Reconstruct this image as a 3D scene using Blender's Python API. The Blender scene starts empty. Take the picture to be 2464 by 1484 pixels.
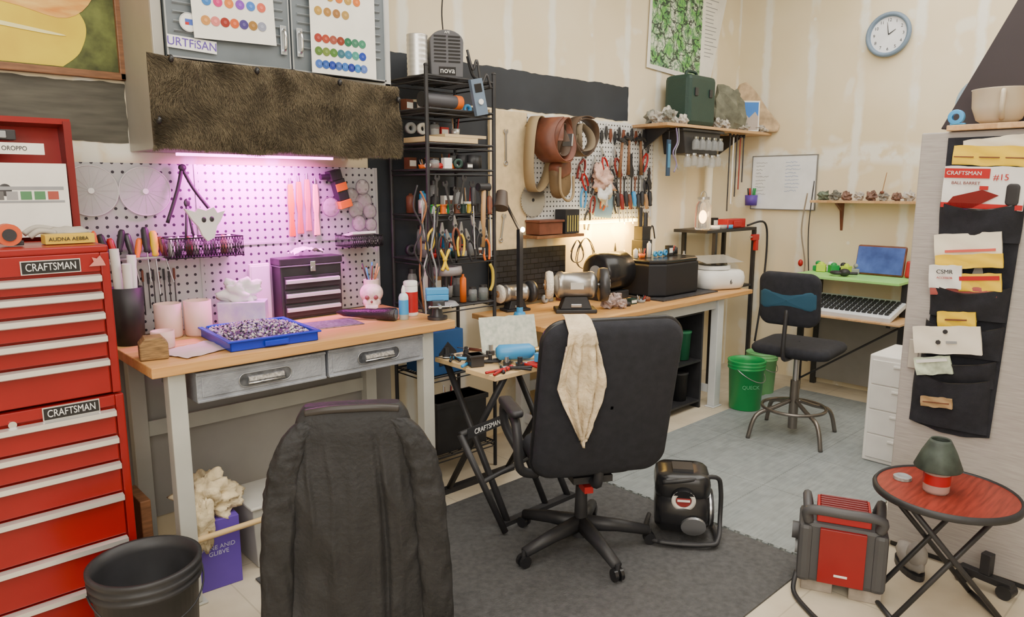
import bpy, math, random
from mathutils import Vector, Matrix, Euler, noise
random.seed(7)
COL=bpy.context.scene.collection
pi=math.pi
# ---------------------------------------------------------------- materials
def newmat(name):
    m=bpy.data.materials.new(name);m.use_nodes=True
    nt=m.node_tree;b=nt.nodes["Principled BSDF"]
    return m,nt,b
def c4(c): return (c[0],c[1],c[2],1)
_mc={}
def mat(col,rough=.6,metal=0,var=0,vs=8,bump=0,bs=60,emit=0,trans=0,col2=None,name="surface",stretch=None,ior=1.45,alpha=1):
    key=(tuple(col),rough,metal,var,vs,bump,bs,emit,trans,tuple(col2) if col2 else None,stretch,alpha)
    if key in _mc: return _mc[key]
    m,nt,b=newmat(name)
    b.inputs["Base Color"].default_value=c4(col)
    b.inputs["Roughness"].default_value=rough
    b.inputs["Metallic"].default_value=metal
    b.inputs["IOR"].default_value=ior
    b.inputs["Alpha"].default_value=alpha
    if trans: b.inputs["Transmission Weight"].default_value=trans
    if emit:
        b.inputs["Emission Color"].default_value=c4(col);b.inputs["Emission Strength"].default_value=emit
    L=nt.links
    tc=nt.nodes.new("ShaderNodeTexCoord");mp=nt.nodes.new("ShaderNodeMapping")
    L.new(tc.outputs["Object"],mp.inputs["Vector"])
    if stretch: mp.inputs["Scale"].default_value=stretch
    v=var if var else .06
    n=nt.nodes.new("ShaderNodeTexNoise");n.inputs["Scale"].default_value=vs;n.inputs["Detail"].default_value=5
    L.new(mp.outputs[0],n.inputs["Vector"])
    r=nt.nodes.new("ShaderNodeValToRGB");r.color_ramp.elements[0].position=.3;r.color_ramp.elements[1].position=.7
    ca=col2 if col2 else [max(0,x*(1-v)) for x in col]
    cb=col if col2 else [min(1,x*(1+v)) for x in col]
    r.color_ramp.elements[0].color=c4(ca);r.color_ramp.elements[1].color=c4(cb)
    L.new(n.outputs["Fac"],r.inputs[0]);L.new(r.outputs[0],b.inputs["Base Color"])
    if bump:
        n2=nt.nodes.new("ShaderNodeTexNoise");n2.inputs["Scale"].default_value=bs;n2.inputs["Detail"].default_value=4
        L.new(mp.outputs[0],n2.inputs["Vector"])
        bp=nt.nodes.new("ShaderNodeBump");bp.inputs["Strength"].default_value=bump;bp.inputs["Distance"].default_value=.01
        L.new(n2.outputs["Fac"],bp.inputs["Height"]);L.new(bp.outputs[0],b.inputs["Normal"])
    _mc[key]=m
    return m
def mth(nt,op,a,b=None,c=None):
    n=nt.nodes.new("ShaderNodeMath");n.operation=op
    for i,x in enumerate((a,b,c)):
        if x is None: continue
        if isinstance(x,(int,float)): n.inputs[i].default_value=x
        else: nt.links.new(x,n.inputs[i])
    return n.outputs[0]
def mixc(nt,fac,a,b):
    n=nt.nodes.new("ShaderNodeMix");n.data_type='RGBA'
    nt.links.new(fac,n.inputs[0])
    for i,x in ((6,a),(7,b)):
        if isinstance(x,tuple): n.inputs[i].default_value=c4(x)
        else: nt.links.new(x,n.inputs[i])
    return n.outputs[2]
def objsep(nt):
    tc=nt.nodes.new("ShaderNodeTexCoord");s=nt.nodes.new("ShaderNodeSeparateXYZ")
    nt.links.new(tc.outputs["Object"],s.inputs[0]);return tc.outputs["Object"],s.outputs
def nz(nt,vec,scale,detail=4):
    n=nt.nodes.new("ShaderNodeTexNoise");n.inputs["Scale"].default_value=scale;n.inputs["Detail"].default_value=detail
    nt.links.new(vec,n.inputs["Vector"]);return n.outputs["Fac"]
def maprange(nt,v,a,b,c=0,d=1):
    n=nt.nodes.new("ShaderNodeMapRange");nt.links.new(v,n.inputs[0])
    for i,x in enumerate((a,b,c,d)): n.inputs[i+1].default_value=x
    return n.outputs[0]
def peg_mat(base,dark,sp,r,metal=.3,rough=.45):
    m,nt,b=newmat("perforated_panel");vec,s=objsep(nt)
    def fr(o): 
        return mth(nt,'SUBTRACT',mth(nt,'FRACT',mth(nt,'DIVIDE',o,sp)),.5)
    a=fr(s[0]);c=fr(s[2])
    d=mth(nt,'SQRT',mth(nt,'ADD',mth(nt,'MULTIPLY',a,a),mth(nt,'MULTIPLY',c,c)))
    f=mth(nt,'LESS_THAN',d,r)
    nt.links.new(mixc(nt,f,base,dark),b.inputs["Base Color"])
    b.inputs["Metallic"].default_value=metal;b.inputs["Roughness"].default_value=rough
    return m
def drywall(axis):
    m,nt,b=newmat("unpainted_drywall");vec,s=objsep(nt)
    big=nz(nt,vec,1.3);fine=nz(nt,vec,9)
    base=mixc(nt,maprange(nt,big,.35,.65),(.72,.61,.40),(.79,.69,.49))
    co=mth(nt,'ADD',s[axis],mth(nt,'MULTIPLY',mth(nt,'SUBTRACT',fine,.5),.06))
    pp=mth(nt,'PINGPONG',co,.2)
    st=maprange(nt,pp,.020,.045,1,0)
    st=mth(nt,'MULTIPLY',st,maprange(nt,nz(nt,vec,2.2),.38,.52))
    hz=mth(nt,'ABSOLUTE',mth(nt,'SUBTRACT',mth(nt,'ADD',s[2],mth(nt,'MULTIPLY',mth(nt,'SUBTRACT',big,.5),.2)),1.88))
    hs=mth(nt,'MULTIPLY',maprange(nt,hz,.05,.10,1,0),maprange(nt,fine,.38,.52))
    pt=mth(nt,'MULTIPLY',maprange(nt,nz(nt,vec,3.1,2),.64,.68),.6)
    pz=mth(nt,'PINGPONG',s[2],.15);px=mth(nt,'PINGPONG',s[axis],.2)
    dd=mth(nt,'SQRT',mth(nt,'ADD',mth(nt,'MULTIPLY',pz,pz),mth(nt,'MULTIPLY',px,px)))
    dt=maprange(nt,dd,.008,.018,.8,0)
    f=mth(nt,'MAXIMUM',mth(nt,'MAXIMUM',st,hs),mth(nt,'MAXIMUM',dt,pt))
    f=mth(nt,'MULTIPLY',f,.75)
    nt.links.new(mixc(nt,f,base,(.86,.86,.79)),b.inputs["Base Color"])
    b.inputs["Roughness"].default_value=.85
    return m
def wood_mat(c1,c2,axis=0,sp=.045,rough=.45):
    m,nt,b=newmat("laminated_wood");vec,s=objsep(nt)
    mp=nt.nodes.new("ShaderNodeMapping");nt.links.new(vec,mp.inputs["Vector"])
    mp.inputs["Scale"].default_value=(1.5,25,25) if axis==0 else (25,1.5,25)
    g=nz(nt,mp.outputs[0],3,6)
    other=s[1] if axis==0 else s[0]
    idx=mth(nt,'FLOOR',mth(nt,'DIVIDE',other,sp))
    sn=mth(nt,'FRACT',mth(nt,'MULTIPLY',mth(nt,'SINE',mth(nt,'MULTIPLY',idx,12.9)),43.7))
    f=mth(nt,'ADD',mth(nt,'MULTIPLY',g,.7),mth(nt,'MULTIPLY',sn,.35))
    nt.links.new(mixc(nt,maprange(nt,f,.25,.85),c1,c2),b.inputs["Base Color"])
    b.inputs["Roughness"].default_value=rough
    return m
def tile_mat(c1,c2,sp):
    m,nt,b=newmat("foam_tiles");vec,s=objsep(nt)
    g=nz(nt,vec,14,6)
    mp=nt.nodes.new("ShaderNodeMapping");nt.links.new(vec,mp.inputs["Vector"]);mp.inputs["Scale"].default_value=(3,40,1)
    g2=nz(nt,mp.outputs[0],2,4)
    col=mixc(nt,maprange(nt,mth(nt,'ADD',mth(nt,'MULTIPLY',g,.5),mth(nt,'MULTIPLY',g2,.5)),.35,.65),c1,c2)
    zg=mth(nt,'MULTIPLY',mth(nt,'PINGPONG',s[1],.012),.35)
    zg2=mth(nt,'MULTIPLY',mth(nt,'PINGPONG',s[0],.012),.35)
    l1=mth(nt,'LESS_THAN',mth(nt,'PINGPONG',mth(nt,'ADD',s[0],zg),sp),.0025)
    l2=mth(nt,'LESS_THAN',mth(nt,'PINGPONG',mth(nt,'ADD',s[1],zg2),sp),.0025)
    f=mth(nt,'MULTIPLY',mth(nt,'MAXIMUM',l1,l2),.5)
    nt.links.new(mixc(nt,f,col,(c1[0]*.3,c1[1]*.3,c1[2]*.3)),b.inputs["Base Color"])
    b.inputs["Roughness"].default_value=.6
    return m
def concrete():
    m,nt,b=newmat("concrete_floor");vec,s=objsep(nt)
    col=mixc(nt,maprange(nt,nz(nt,vec,3,6),.35,.65),(.50,.43,.32),(.64,.57,.44))
    l1=mth(nt,'LESS_THAN',mth(nt,'PINGPONG',mth(nt,'ADD',s[0],.17),.30),.003)
    l2=mth(nt,'LESS_THAN',mth(nt,'PINGPONG',mth(nt,'ADD',s[1],.05),.30),.003)
    f=mth(nt,'MULTIPLY',mth(nt,'MAXIMUM',l1,l2),.45)
    nt.links.new(mixc(nt,f,col,(.28,.24,.18)),b.inputs["Base Color"]);b.inputs["Roughness"].default_value=.65
    return m
def brick_mat(c,mort):
    m,nt,b=newmat("brick_panel");tc=nt.nodes.new("ShaderNodeTexCoord")
    mp=nt.nodes.new("ShaderNodeMapping");mp.inputs["Rotation"].default_value=(pi/2,0,0)
    nt.links.new(tc.outputs["Object"],mp.inputs[0])
    br=nt.nodes.new("ShaderNodeTexBrick");br.inputs["Scale"].default_value=7
    br.inputs["Color1"].default_value=c4(c);br.inputs["Color2"].default_value=c4([x*1.8 for x in c]);br.inputs["Mortar"].default_value=c4(mort)
    nt.links.new(mp.outputs[0],br.inputs[0]);nt.links.new(br.outputs[0],b.inputs["Base Color"]);b.inputs["Roughness"].default_value=.35
    return m

BLACK=mat((.022,.022,.025),.5,var=.3)
BLKG=mat((.014,.014,.016),.25)
BLKF=mat((.016,.017,.023),.95,bump=.3,bs=300,var=.2,vs=30)
LEATH=mat((.0125,.0125,.014),.66,bump=.35,bs=60,var=.35,vs=10)
IRON=mat((.06,.06,.065),.4,.6)
STEEL=mat((.50,.51,.53),.3,.9)
CHROME=mat((.75,.76,.78),.15,1)
ALU=mat((.76,.75,.72),.35,.7)
WHITE=mat((.76,.75,.72),.55)
PAPER=mat((.78,.76,.69),.8)
CREAM=mat((.66,.54,.37),.95,bump=1,bs=45,var=.25,vs=14)
RED=mat((.25,.007,.007),.32,var=.12,vs=3)
REDD=mat((.16,.005,.005),.4)
REDP=mat((.42,.012,.014),.4)
ORANGE=mat((.75,.15,.015),.45)
YELLOW=mat((.78,.52,.015),.5)
LIME=mat((.50,.68,.03),.5)
BLUE=mat((.008,.03,.45),.35)
LBLUE=mat((.05,.30,.62),.35)
GREEN=mat((.015,.28,.07),.4)
DGREEN=mat((.015,.042,.034),.5,bump=.2,bs=120)
GREY=mat((.28,.29,.30),.5,var=.1)
LEG=mat((.44,.44,.40),.45,var=.1,vs=5)
DRW=mat((.32,.34,.38),.38,.35,var=.25,vs=9,bump=.3,bs=90)
CABM=mat((.14,.165,.185),.38,.3,var=.15,vs=5)
CABS=mat((.34,.325,.285),.45,.2,var=.12,vs=3)
BUTCH=wood_mat((.50,.24,.07),(.76,.46,.18))
BOARD=wood_mat((.42,.23,.10),(.62,.40,.20))
WOODD=mat((.20,.09,.04),.5,var=.3,vs=12,stretch=(1,8,8))
TAN=mat((.36,.20,.09),.6,var=.25,vs=15)
BROWN=mat((.15,.048,.026),.5,var=.3,vs=12)
GLASS=mat((.9,.92,.92),.08,trans=.9)
CLEAR=mat((.72,.70,.72),.15,alpha=.5)
JARG=mat((.45,.47,.48),.1,alpha=.35)
FROST=mat((.85,.58,.50),.5,trans=.3)
PURPLE=mat((.10,.05,.33),.5)
# ---------------------------------------------------------------- mesh builder
def XF(loc=(0,0,0),rot=(0,0,0),sc=None):
    m=Matrix.Translation(loc)@Euler([math.radians(a) for a in rot]).to_matrix().to_4x4()
    if sc: m=m@Matrix.Diagonal((*sc,1))
    return m
def smooth_path(p,k=6):
    P=[Vector(q) for q in p];out=[]
    for i in range(len(P)-1):
        a=P[max(i-1,0)];b=P[i];c=P[i+1];d=P[min(i+2,len(P)-1)]
        for j in range(k):
            t=j/k
            out.append(.5*((2*b)+(c-a)*t+(2*a-5*b+4*c-d)*t*t+(3*b-3*c+d-a)*t**3))
    out.append(P[-1]);return out
def closed_path(p,k=6):
    P=[Vector(q) for q in p];n=len(P);out=[]
    for i in range(n):
        a=P[i-1];b=P[i];c=P[(i+1)%n];d=P[(i+2)%n]
        for j in range(k):
            t=j/k
            out.append(.5*((2*b)+(c-a)*t+(2*a-5*b+4*c-d)*t*t+(3*b-3*c+d-a)*t**3))
    return out
class M:
    def __init__(s): s.v=[];s.f=[];s.m=[];s.s=[];s.mats=[]
    def add(s,vs,fs,m,smooth=False,X=None):
        o=len(s.v)
        if X is not None: vs=[X@Vector(v) for v in vs]
        s.v+=[tuple(v) for v in vs]
        if m not in s.mats: s.mats.append(m)
        i=s.mats.index(m)
        for f in fs: s.f.append([o+k for k in f]);s.m.append(i);s.s.append(smooth)
        return s
    def box(s,x0,x1,y0,y1,z0,z1,m,X=None):
        v=[(x0,y0,z0),(x1,y0,z0),(x1,y1,z0),(x0,y1,z0),(x0,y0,z1),(x1,y0,z1),(x1,y1,z1),(x0,y1,z1)]
        return s.add(v,[(0,3,2,1),(4,5,6,7),(0,1,5,4),(1,2,6,5),(2,3,7,6),(3,0,4,7)],m,False,X)
    def cyl(s,a,b,r0,m,r1=None,n=20,X=None,caps=True):
        a=Vector(a);b=Vector(b);r1=r0 if r1 is None else r1
        d=(b-a).normalized();u=d.orthogonal().normalized();w=d.cross(u)
        v=[]
        for p,r in ((a,r0),(b,r1)):
            for i in range(n):
                t=2*pi*i/n;v.append(p+r*(math.cos(t)*u+math.sin(t)*w))
        s.add(v,[(i,(i+1)%n,n+(i+1)%n,n+i) for i in range(n)],m,True,X)
        if caps:
            s.add(v[:n],[tuple(range(n))[::-1]],m,False,X);s.add(v[n:],[tuple(range(n))],m,False,X)
        return s
    def lathe(s,prof,m,n=32,X=None,smooth=True):
        v=[];f=[];k=len(prof)
        for r,z in prof:
            for i in range(n):
                t=2*pi*i/n;v.append((r*math.cos(t),r*math.sin(t),z))
        for j in range(k-1):
            for i in range(n):
                f.append((j*n+i,j*n+(i+1)%n,(j+1)*n+(i+1)%n,(j+1)*n+i))
        return s.add(v,f,m,smooth,X)
    def tube(s,pts,r,m,n=8,X=None,closed=False):
        P=[Vector(p) for p in pts];k=len(P)
        R=r if isinstance(r,(list,tuple)) else [r]*k
        v=[];u=None
        for i in range(k):
            if closed: d=(P[(i+1)%k]-P[i-1]).normalized()
            else: d=(P[min(i+1,k-1)]-P[max(i-1,0)]).normalized()
            if u is None: u=d.orthogonal().normalized()
            u=(u-d*u.dot(d)).normalized();w=d.cross(u)
            for j in range(n):
                t=2*pi*j/n;v.append(P[i]+R[i]*(math.cos(t)*u+math.sin(t)*w))
        f=[]
        for i in range(k if closed else k-1):
            for j in range(n):
                a=i*n;b=((i+1)%k)*n;f.append((a+j,a+(j+1)%n,b+(j+1)%n,b+j))
        if not closed: f.append(tuple(range(n))[::-1]);f.append(tuple(range((k-1)*n,k*n)))
        return s.add(v,f,m,True,X)
    def ell(s,c,r,m,n=16,h=10,nzs=0,seed=0,X=None,smooth=True,fr=2.2,n2=0):
        v=[];f=[]
        for j in range(h+1):
            p=pi*j/h
            for i in range(n):
                t=2*pi*i/n
                d=Vector((math.sin(p)*math.cos(t),math.sin(p)*math.sin(t),math.cos(p)))
                k=1+(nzs*noise.noise(d*fr+Vector((seed*3.1,seed,7))) if nzs else 0)+(n2*noise.noise(d*fr*3+Vector((seed,2,7))) if n2 else 0)
                v.append((c[0]+r[0]*d.x*k,c[1]+r[1]*d.y*k,c[2]+r[2]*d.z*k))
        for j in range(h):
            for i in range(n): f.append((j*n+i,(j+1)*n+i,(j+1)*n+(i+1)%n,j*n+(i+1)%n))
        return s.add(v,f,m,smooth,X)
    def poly(s,pts,d,m,X=None):
        d=Vector(d);P=[Vector(p) for p in pts];k=len(P)
        v=P+[p+d for p in P]
        return s.add(v,[tuple(range(k)),tuple(range(k,2*k))[::-1]]+[(i,k+i,k+(i+1)%k,(i+1)%k) for i in range(k)],m,False,X)
    def grid(s,fn,nu,nv,m,X=None,smooth=True):
        v=[fn(i/(nu-1),j/(nv-1)) for j in range(nv) for i in range(nu)]
        f=[(j*nu+i,j*nu+i+1,(j+1)*nu+i+1,(j+1)*nu+i) for j in range(nv-1) for i in range(nu-1)]
        return s.add(v,f,m,smooth,X)
    def pad(s,w,h,t,r,m,X=None,fn=None,n=12):
        out=[]
        for cx,cz,a0 in ((w/2-r,h/2-r,0),(-w/2+r,h/2-r,90),(-w/2+r,-h/2+r,180),(w/2-r,-h/2+r,270)):
            for i in range(n):
                a=math.radians(a0+90*i/(n-1));out.append((cx+r*math.cos(a),cz+r*math.sin(a)))
        rings=[(.02,-.5),(.5,-.5),(.85,-.47),(.95,-.38),(1,-.12),(1,.12),(.95,.38),(.85,.47),(.5,.5),(.02,.5)]
        v=[];k=len(out)
        for sc,y in rings:
            for x,z in out:
                p=Vector((x*sc,y*t,z*sc))
                if fn: p=fn(p)
                v.append(p)
        f=[(j*k+i,j*k+(i+1)%k,(j+1)*k+(i+1)%k,(j+1)*k+i) for j in range(len(rings)-1) for i in range(k)]
        return s.add(v,f,m,True,X)
def mk(name,m,parent=None,org=(0,0,0),bev=0,label=None):
    me=bpy.data.meshes.new(name)
    o=Vector(org)
    me.from_pydata([tuple(Vector(p)-o) for p in m.v],[],m.f)
    for k in m.mats: me.materials.append(k)
    me.polygons.foreach_set("material_index",m.m);me.polygons.foreach_set("use_smooth",m.s)
    me.update()
    ob=bpy.data.objects.new(name,me);COL.objects.link(ob)
    if parent: ob.parent=parent
    if bev:
        b=ob.modifiers.new("bevel",'BEVEL');b.width=bev;b.segments=2;b.limit_method='ANGLE';b.angle_limit=.9
    if label: ob["label"]=label
    return ob
class T:
    def __init__(s,name,label,cat,org,rz=0,world=False,group=None):
        e=bpy.data.objects.new(name,None);e.empty_display_size=.05
        e.location=org;e.rotation_euler=(0,0,math.radians(rz));COL.objects.link(e)
        e["label"]=label;e["category"]=cat
        if group:e["group"]=group
        s.e=e;s.org=org if world else (0,0,0)
    def p(s,name,m,bev=0,label=None,parent=None):
        if parent is None: return mk(name,m,s.e,s.org,bev,label)
        return mk(name,m,parent,s.org,bev,label)
def one(name,label,cat,m,org,rz=0,world=False,bev=0,group=None,rx=0,ry=0):
    ob=mk(name,m,None,org if world else (0,0,0),bev)
    ob.location=org;ob.rotation_euler=(math.radians(rx),math.radians(ry),math.radians(rz))
    ob["label"]=label;ob["category"]=cat
    if group: ob["group"]=group
    return ob
def text(body,size,loc,rot,m,parent=None,ext=.0008,align='CENTER',name="lettering",sx=1):
    cu=bpy.data.curves.new("t","FONT");cu.body=body;cu.size=size;cu.extrude=ext;cu.align_x=align;cu.align_y='CENTER'
    tmp=bpy.data.objects.new("t",cu);COL.objects.link(tmp)
    bpy.context.view_layer.update()
    dg=bpy.context.evaluated_depsgraph_get()
    me=bpy.data.meshes.new_from_object(tmp.evaluated_get(dg))
    bpy.data.objects.remove(tmp)
    me.materials.clear();me.materials.append(m)
    ob=bpy.data.objects.new(name,me);COL.objects.link(ob)
    ob.location=loc;ob.rotation_euler=[math.radians(a) for a in rot];ob.scale=(sx,1,1)
    if parent: ob.parent=parent
    return ob
def struct(name,m,bev=0):
    ob=mk(name,m,None,(0,0,0),bev);ob["kind"]="structure";return ob
FY=(90,0,0)
FX=(90,0,-90)
# ---------------------------------------------------------------- room
WY=3.46; WX=6.0
struct("floor",M().box(-1.6,WX,-1.4,WY,-.1,0,concrete()))
struct("wall_north",M().box(-1.6,WX+.1,WY,WY+.1,-.1,3.6,drywall(0)))
struct("wall_east",M().box(WX,WX+.1,-1.4,WY,-.1,3.6,drywall(1)))
PLAIN=mat((.80,.74,.62),.85)
struct("wall_west",M().box(-1.7,-1.6,-1.4,WY+.1,-.1,3.6,PLAIN))
struct("wall_south",M().box(-1.7,WX+.1,-1.5,-1.4,-.1,3.6,PLAIN))
struct("ceiling",M().box(-1.7,WX+.1,-1.5,WY+.1,3.6,3.7,mat((.82,.80,.74),.9)))
BPAINT=mat((.022,.027,.036),.6,var=.2,vs=4)
def rough_patch(x0,x1,z0,z1,m,name,jag=.012):
    pts=[]
    n=60
    def q(a,b): return jag*(noise.noise(Vector((a*5,b,3)))*1.4+noise.noise(Vector((a*19,b,5))))
    for i in range(n+1): x=x0+(x1-x0)*i/n;pts.append((x,WY-.004,z0+q(x,0)))
    for i in range(1,n): z=z0+(z1-z0)*i/n;pts.append((x1+q(z,4),WY-.004,z))
    for i in range(n+1): x=x1-(x1-x0)*i/n;pts.append((x,WY-.004,z1+q(x,9)))
    struct(name,M().poly(pts,(0,.0035,0),m))
rough_patch(2.31,4.42,2.14,2.385,BPAINT,"trim_1",.008)
rough_patch(2.15,3.02,.93,2.13,BPAINT,"trim_2",.004)
rough_patch(.0,.955,1.84,2.085,mat((.085,.08,.062),.7,var=.25,vs=6,stretch=(1,1,8)),"trim_3",.006)
struct("shade_board",M().box(.7,2.25,WY-.012,WY-.002,.12,.95,mat((.36,.35,.33),.7,var=.1,vs=3)))  # added board; its grey stands in for shade on the wall under the bench
# ---------------------------------------------------------------- mats
one("floor_mat","dark charcoal textured rubber mat under the chairs","floor mat",
    M().box(1.12,2.985,1.24,2.8,0,.008,mat((.075,.075,.077),.8,var=.25,vs=40,bump=.5,bs=150)),(0,0,0))
m=M().box(3.0,5.62,1.26,2.66,0,.012,tile_mat((.19,.215,.22),(.28,.31,.315),.3))
GT=m.mats[0]
for i in range(24):
    y=1.28+i*.058
    m.box(2.988,3.0,y,y+.028,.0005,.012,GT)
for i in range(44):
    x=3.02+i*.06
    m.box(x,x+.03,1.248,1.26,0,.012,GT)
one("foam_tile_mat","grey interlocking foam tile flooring with wood grain","floor mat",m,(0,0,0))
# ---------------------------------------------------------------- tool chests
def badge(t,x,y,z,w,h):
    m=M().box(x-w/2,x+w/2,y-.006,y,z-h/2,z+h/2,ALU).box(x-w/2+.003,x+w/2-.003,y-.008,y-.006,z-h/2+.003,z+h/2-.003,BLKG)
    b=t.p("badge",m,label="black brand plate with silver rim")
    text("CRAFTSMAN",h*.78,(x,y-.009,z),FY,WHITE,b,sx=w*.9/(h*.78*6.05))
def chest(name,label,z0,z1,rails,x0,x1,y0,y1,bz):
    t=T(name,label,"tool chest",(0,0,0))
    m=M();m.box(x0,x1,y0+.012,y1,z0,z1,RED)
    m.box(x1-.028,x1,y0,y0+.012,z0,z1,RED);m.box(x0,x0+.028,y0,y0+.012,z0,z1,RED)
    m.box(x0+.028,x1-.028,y0,y0+.012,rails[0]+.03,z1,RED)
    t.p("body",m,.004)
    rs=rails+[z0+.005]
    for a,b in zip(rs[:-1],rs[1:]):
        d=M();bot=b+.03 if b!=rs[-1] else b
        d.box(x0+.034,x1-.034,y0-.006,y0+.011,bot,a+.022,RED)
        dr=t.p("drawer",d,.003)
        h=M();h.poly([(x0+.034,y0-.004,a+.022),(x0+.034,y0-.027,a+.018),(x0+.034,y0-.027,a+.0),(x0+.034,y0-.02,a-.004),(x0+.034,y0-.006,a+.004)],(x1-x0-.068,0,0),ALU)
        t.p("handle",h,label="aluminium full-width drawer pull",parent=dr)
    badge(t,bz[0],y0-.001,bz[1],.17,.045)
    return t
lo=chest("tool_chest","red steel rolling tool chest with wide silver-railed drawers",.06,.925,[.855,.755,.66,.54,.375,.22],.02,.67,2.75,3.2,(.505,.90))
m=M()
for x in (.08,.61):
    for y in (2.82,3.13): lo.p("caster",M().cyl((x-.015,y,.03),(x+.015,y,.03),.03,BLACK))
lo.p("lock",M().cyl((.335,2.752,.885),(.335,2.742,.885),.012,CHROME))
up=chest("tool_chest","red steel top tool chest with open lid and silver drawer pulls",.932,1.43,[1.335,1.275,1.205,1.125,1.04],.03,.665,2.75,3.19,(.49,1.392))
m=M().poly([(.03,3.17,1.43),(.03,3.19,1.43),(.03,3.26,1.88),(.03,3.14,1.9),(.03,3.14,1.88),(.03,3.23,1.87)],(.64,0,0),RED)
m.box(.645,.67,3.13,3.26,1.43,1.89,REDD)
up.p("lid",m,label="open red lid")
up.p("rim",M().box(.03,.665,2.75,3.17,1.43,1.455,RED),.006)
up.p("emblem",M().poly([(.60,2.741,1.385),(.615,2.741,1.40),(.61,2.741,1.415),(.625,2.741,1.41),(.635,2.741,1.42),(.645,2.741,1.40),(.65,2.741,1.385)],(0,.004,0),mat((.5,.18,.15),.5)))
def paper(name,label,cat,x0,x1,y,z0,z1,extra=None):
    m=M().box(x0,x1,y,y+.002,z0,z1,PAPER)
    if extra: extra(m)
    return one(name,label,cat,m,((x0+x1)/2,y,z0),world=True)
def ex(m):
    y=3.1
    for i,c in enumerate(((.12,.12,.12),(.3,.3,.3),(.08,.22,.10),(.08,.22,.10),(.35,.07,.05))):
        m.box(.40+i*.042,.434+i*.042,y-.001,y,1.605,1.635,mat(c,.7))
    m.box(.38,.62,y-.001,y,1.64,1.652,GREY);m.box(.38,.62,y-.001,y,1.594,1.602,GREY)
    m.ell((.44,y,1.64),(.02,.001,.022),IRON);m.box(.345,.39,y-.001,y,1.59,1.612,IRON);m.box(.35,.385,y-.001,y,1.62,1.63,GREY)
pp=paper("instruction_sheet","white sheet with small machine drawings in the chest lid","paper",.05,.635,3.1,1.47,1.735,ex)
text("Ulures",.03,(.08,-.001,.035),FY,GREY,pp)
m=M().box(.05,.57,3.09,3.11,1.765,1.805,PAPER)
pp=one("label_strip","long white lettered strip in the chest lid","sign",m,(.31,3.09,1.765),world=True)
text("Ha E RASE O OROPPO",.022,(.115,-.001,.02),FY,BLACK,pp,sx=.85)
one("drill_battery_case","black ribbed plastic case in the chest lid","case",M().box(.25,.49,3.1,3.16,1.815,1.85,BLACK).box(.28,.46,3.09,3.1,1.82,1.845,GREY),(.37,3.12,1.815),world=True,bev=.003)
pp=one("small_box","small yellow cardboard box on the red chest","box",M().box(.50,.65,2.85,2.92,1.457,1.49,mat((.6,.40,.03),.6)),(.57,2.88,1.457),world=True,bev=.002)
text("AUDNA AE88A",.018,(0,-.032,.017),FY,BLACK,pp)
GLV=mat((.42,.39,.34),.8)
one("work_glove","grey work glove bundled on the red chest","glove",M().ell((.6,2.97,1.485),(.07,.04,.025),GLV,nzs=.5,seed=3).tube(smooth_path([(.55,2.95,1.49),(.5,2.93,1.50),(.47,2.93,1.48)]),.010,GLV).tube(smooth_path([(.56,2.99,1.50),(.5,2.98,1.51),(.46,2.97,1.49)]),.010,GLV),(.58,2.95,1.457),world=True)
one("tape_measure","orange tape measure on the red chest","tape measure",M().cyl((.40,2.84,1.495),(.40,2.9,1.495),.036,mat((.55,.08,.02),.5)).cyl((.40,2.835,1.495),(.40,2.84,1.495),.02,BLACK).box(.40,.44,2.85,2.89,1.459,1.475,BLACK),(.40,2.87,1.457),world=True,bev=.003)
# ---------------------------------------------------------------- picture
t=T("framed_picture","large framed yellow and orange abstract picture","picture",(.4,3.42,2.1))
m=M()
x0,x1,z0,z1=-1.0,.565,-.005,.9
for a in ((x0,x1,z0,z0+.03),(x0,x1,z1-.03,z1),(x0,x0+.03,z0,z1),(x1-.03,x1,z0,z1)): m.box(a[0],a[1],0,.03,a[2],a[3],WOODD)
t.p("frame",m,.004)
m=M().box(x0+.03,x1-.03,.02,.028,z0+.03,z1-.03,mat((.10,.12,.03),.6,var=.6,vs=14))
pts=smooth_path([(-.95,.018,.03),(-.95,.018,.20),(-.4,.018,.33),(.05,.018,.37),(.30,.018,.33),(.42,.018,.22),(.40,.018,.10),(.33,.018,.03)],8)
m.poly(pts,(0,.002,0),mat((.80,.62,.02),.6,var=.3,vs=4,col2=(.62,.42,.02)))
m.poly(closed_path([(-.9,.016,.24),(-.2,.016,.27),(.15,.016,.25),(.36,.016,.22),(.47,.016,.34),(.44,.016,.50),(-.3,.016,.60),(-.9,.016,.55)],5),(0,.002,0),mat((.62,.20,.02),.6,var=.6,vs=7,stretch=(1,1,4),col2=(.85,.55,.15)))
m.poly(closed_path([(-.05,.015,.34),(.15,.015,.30),(.33,.015,.30),(.42,.015,.37),(.30,.015,.45),(.05,.015,.48)],6),(0,.002,0),mat((.16,.04,.01),.5,var=.6,vs=12,col2=(.6,.25,.04)))
m.poly(closed_path([(-.7,.014,.17),(-.2,.014,.185),(.28,.014,.15),(.30,.014,.16),(-.2,.014,.205),(-.7,.014,.19)],4),(0,.002,0),mat((.88,.80,.35),.6))
t.p("print",m,label="yellow and orange print with dark green edge")
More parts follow.
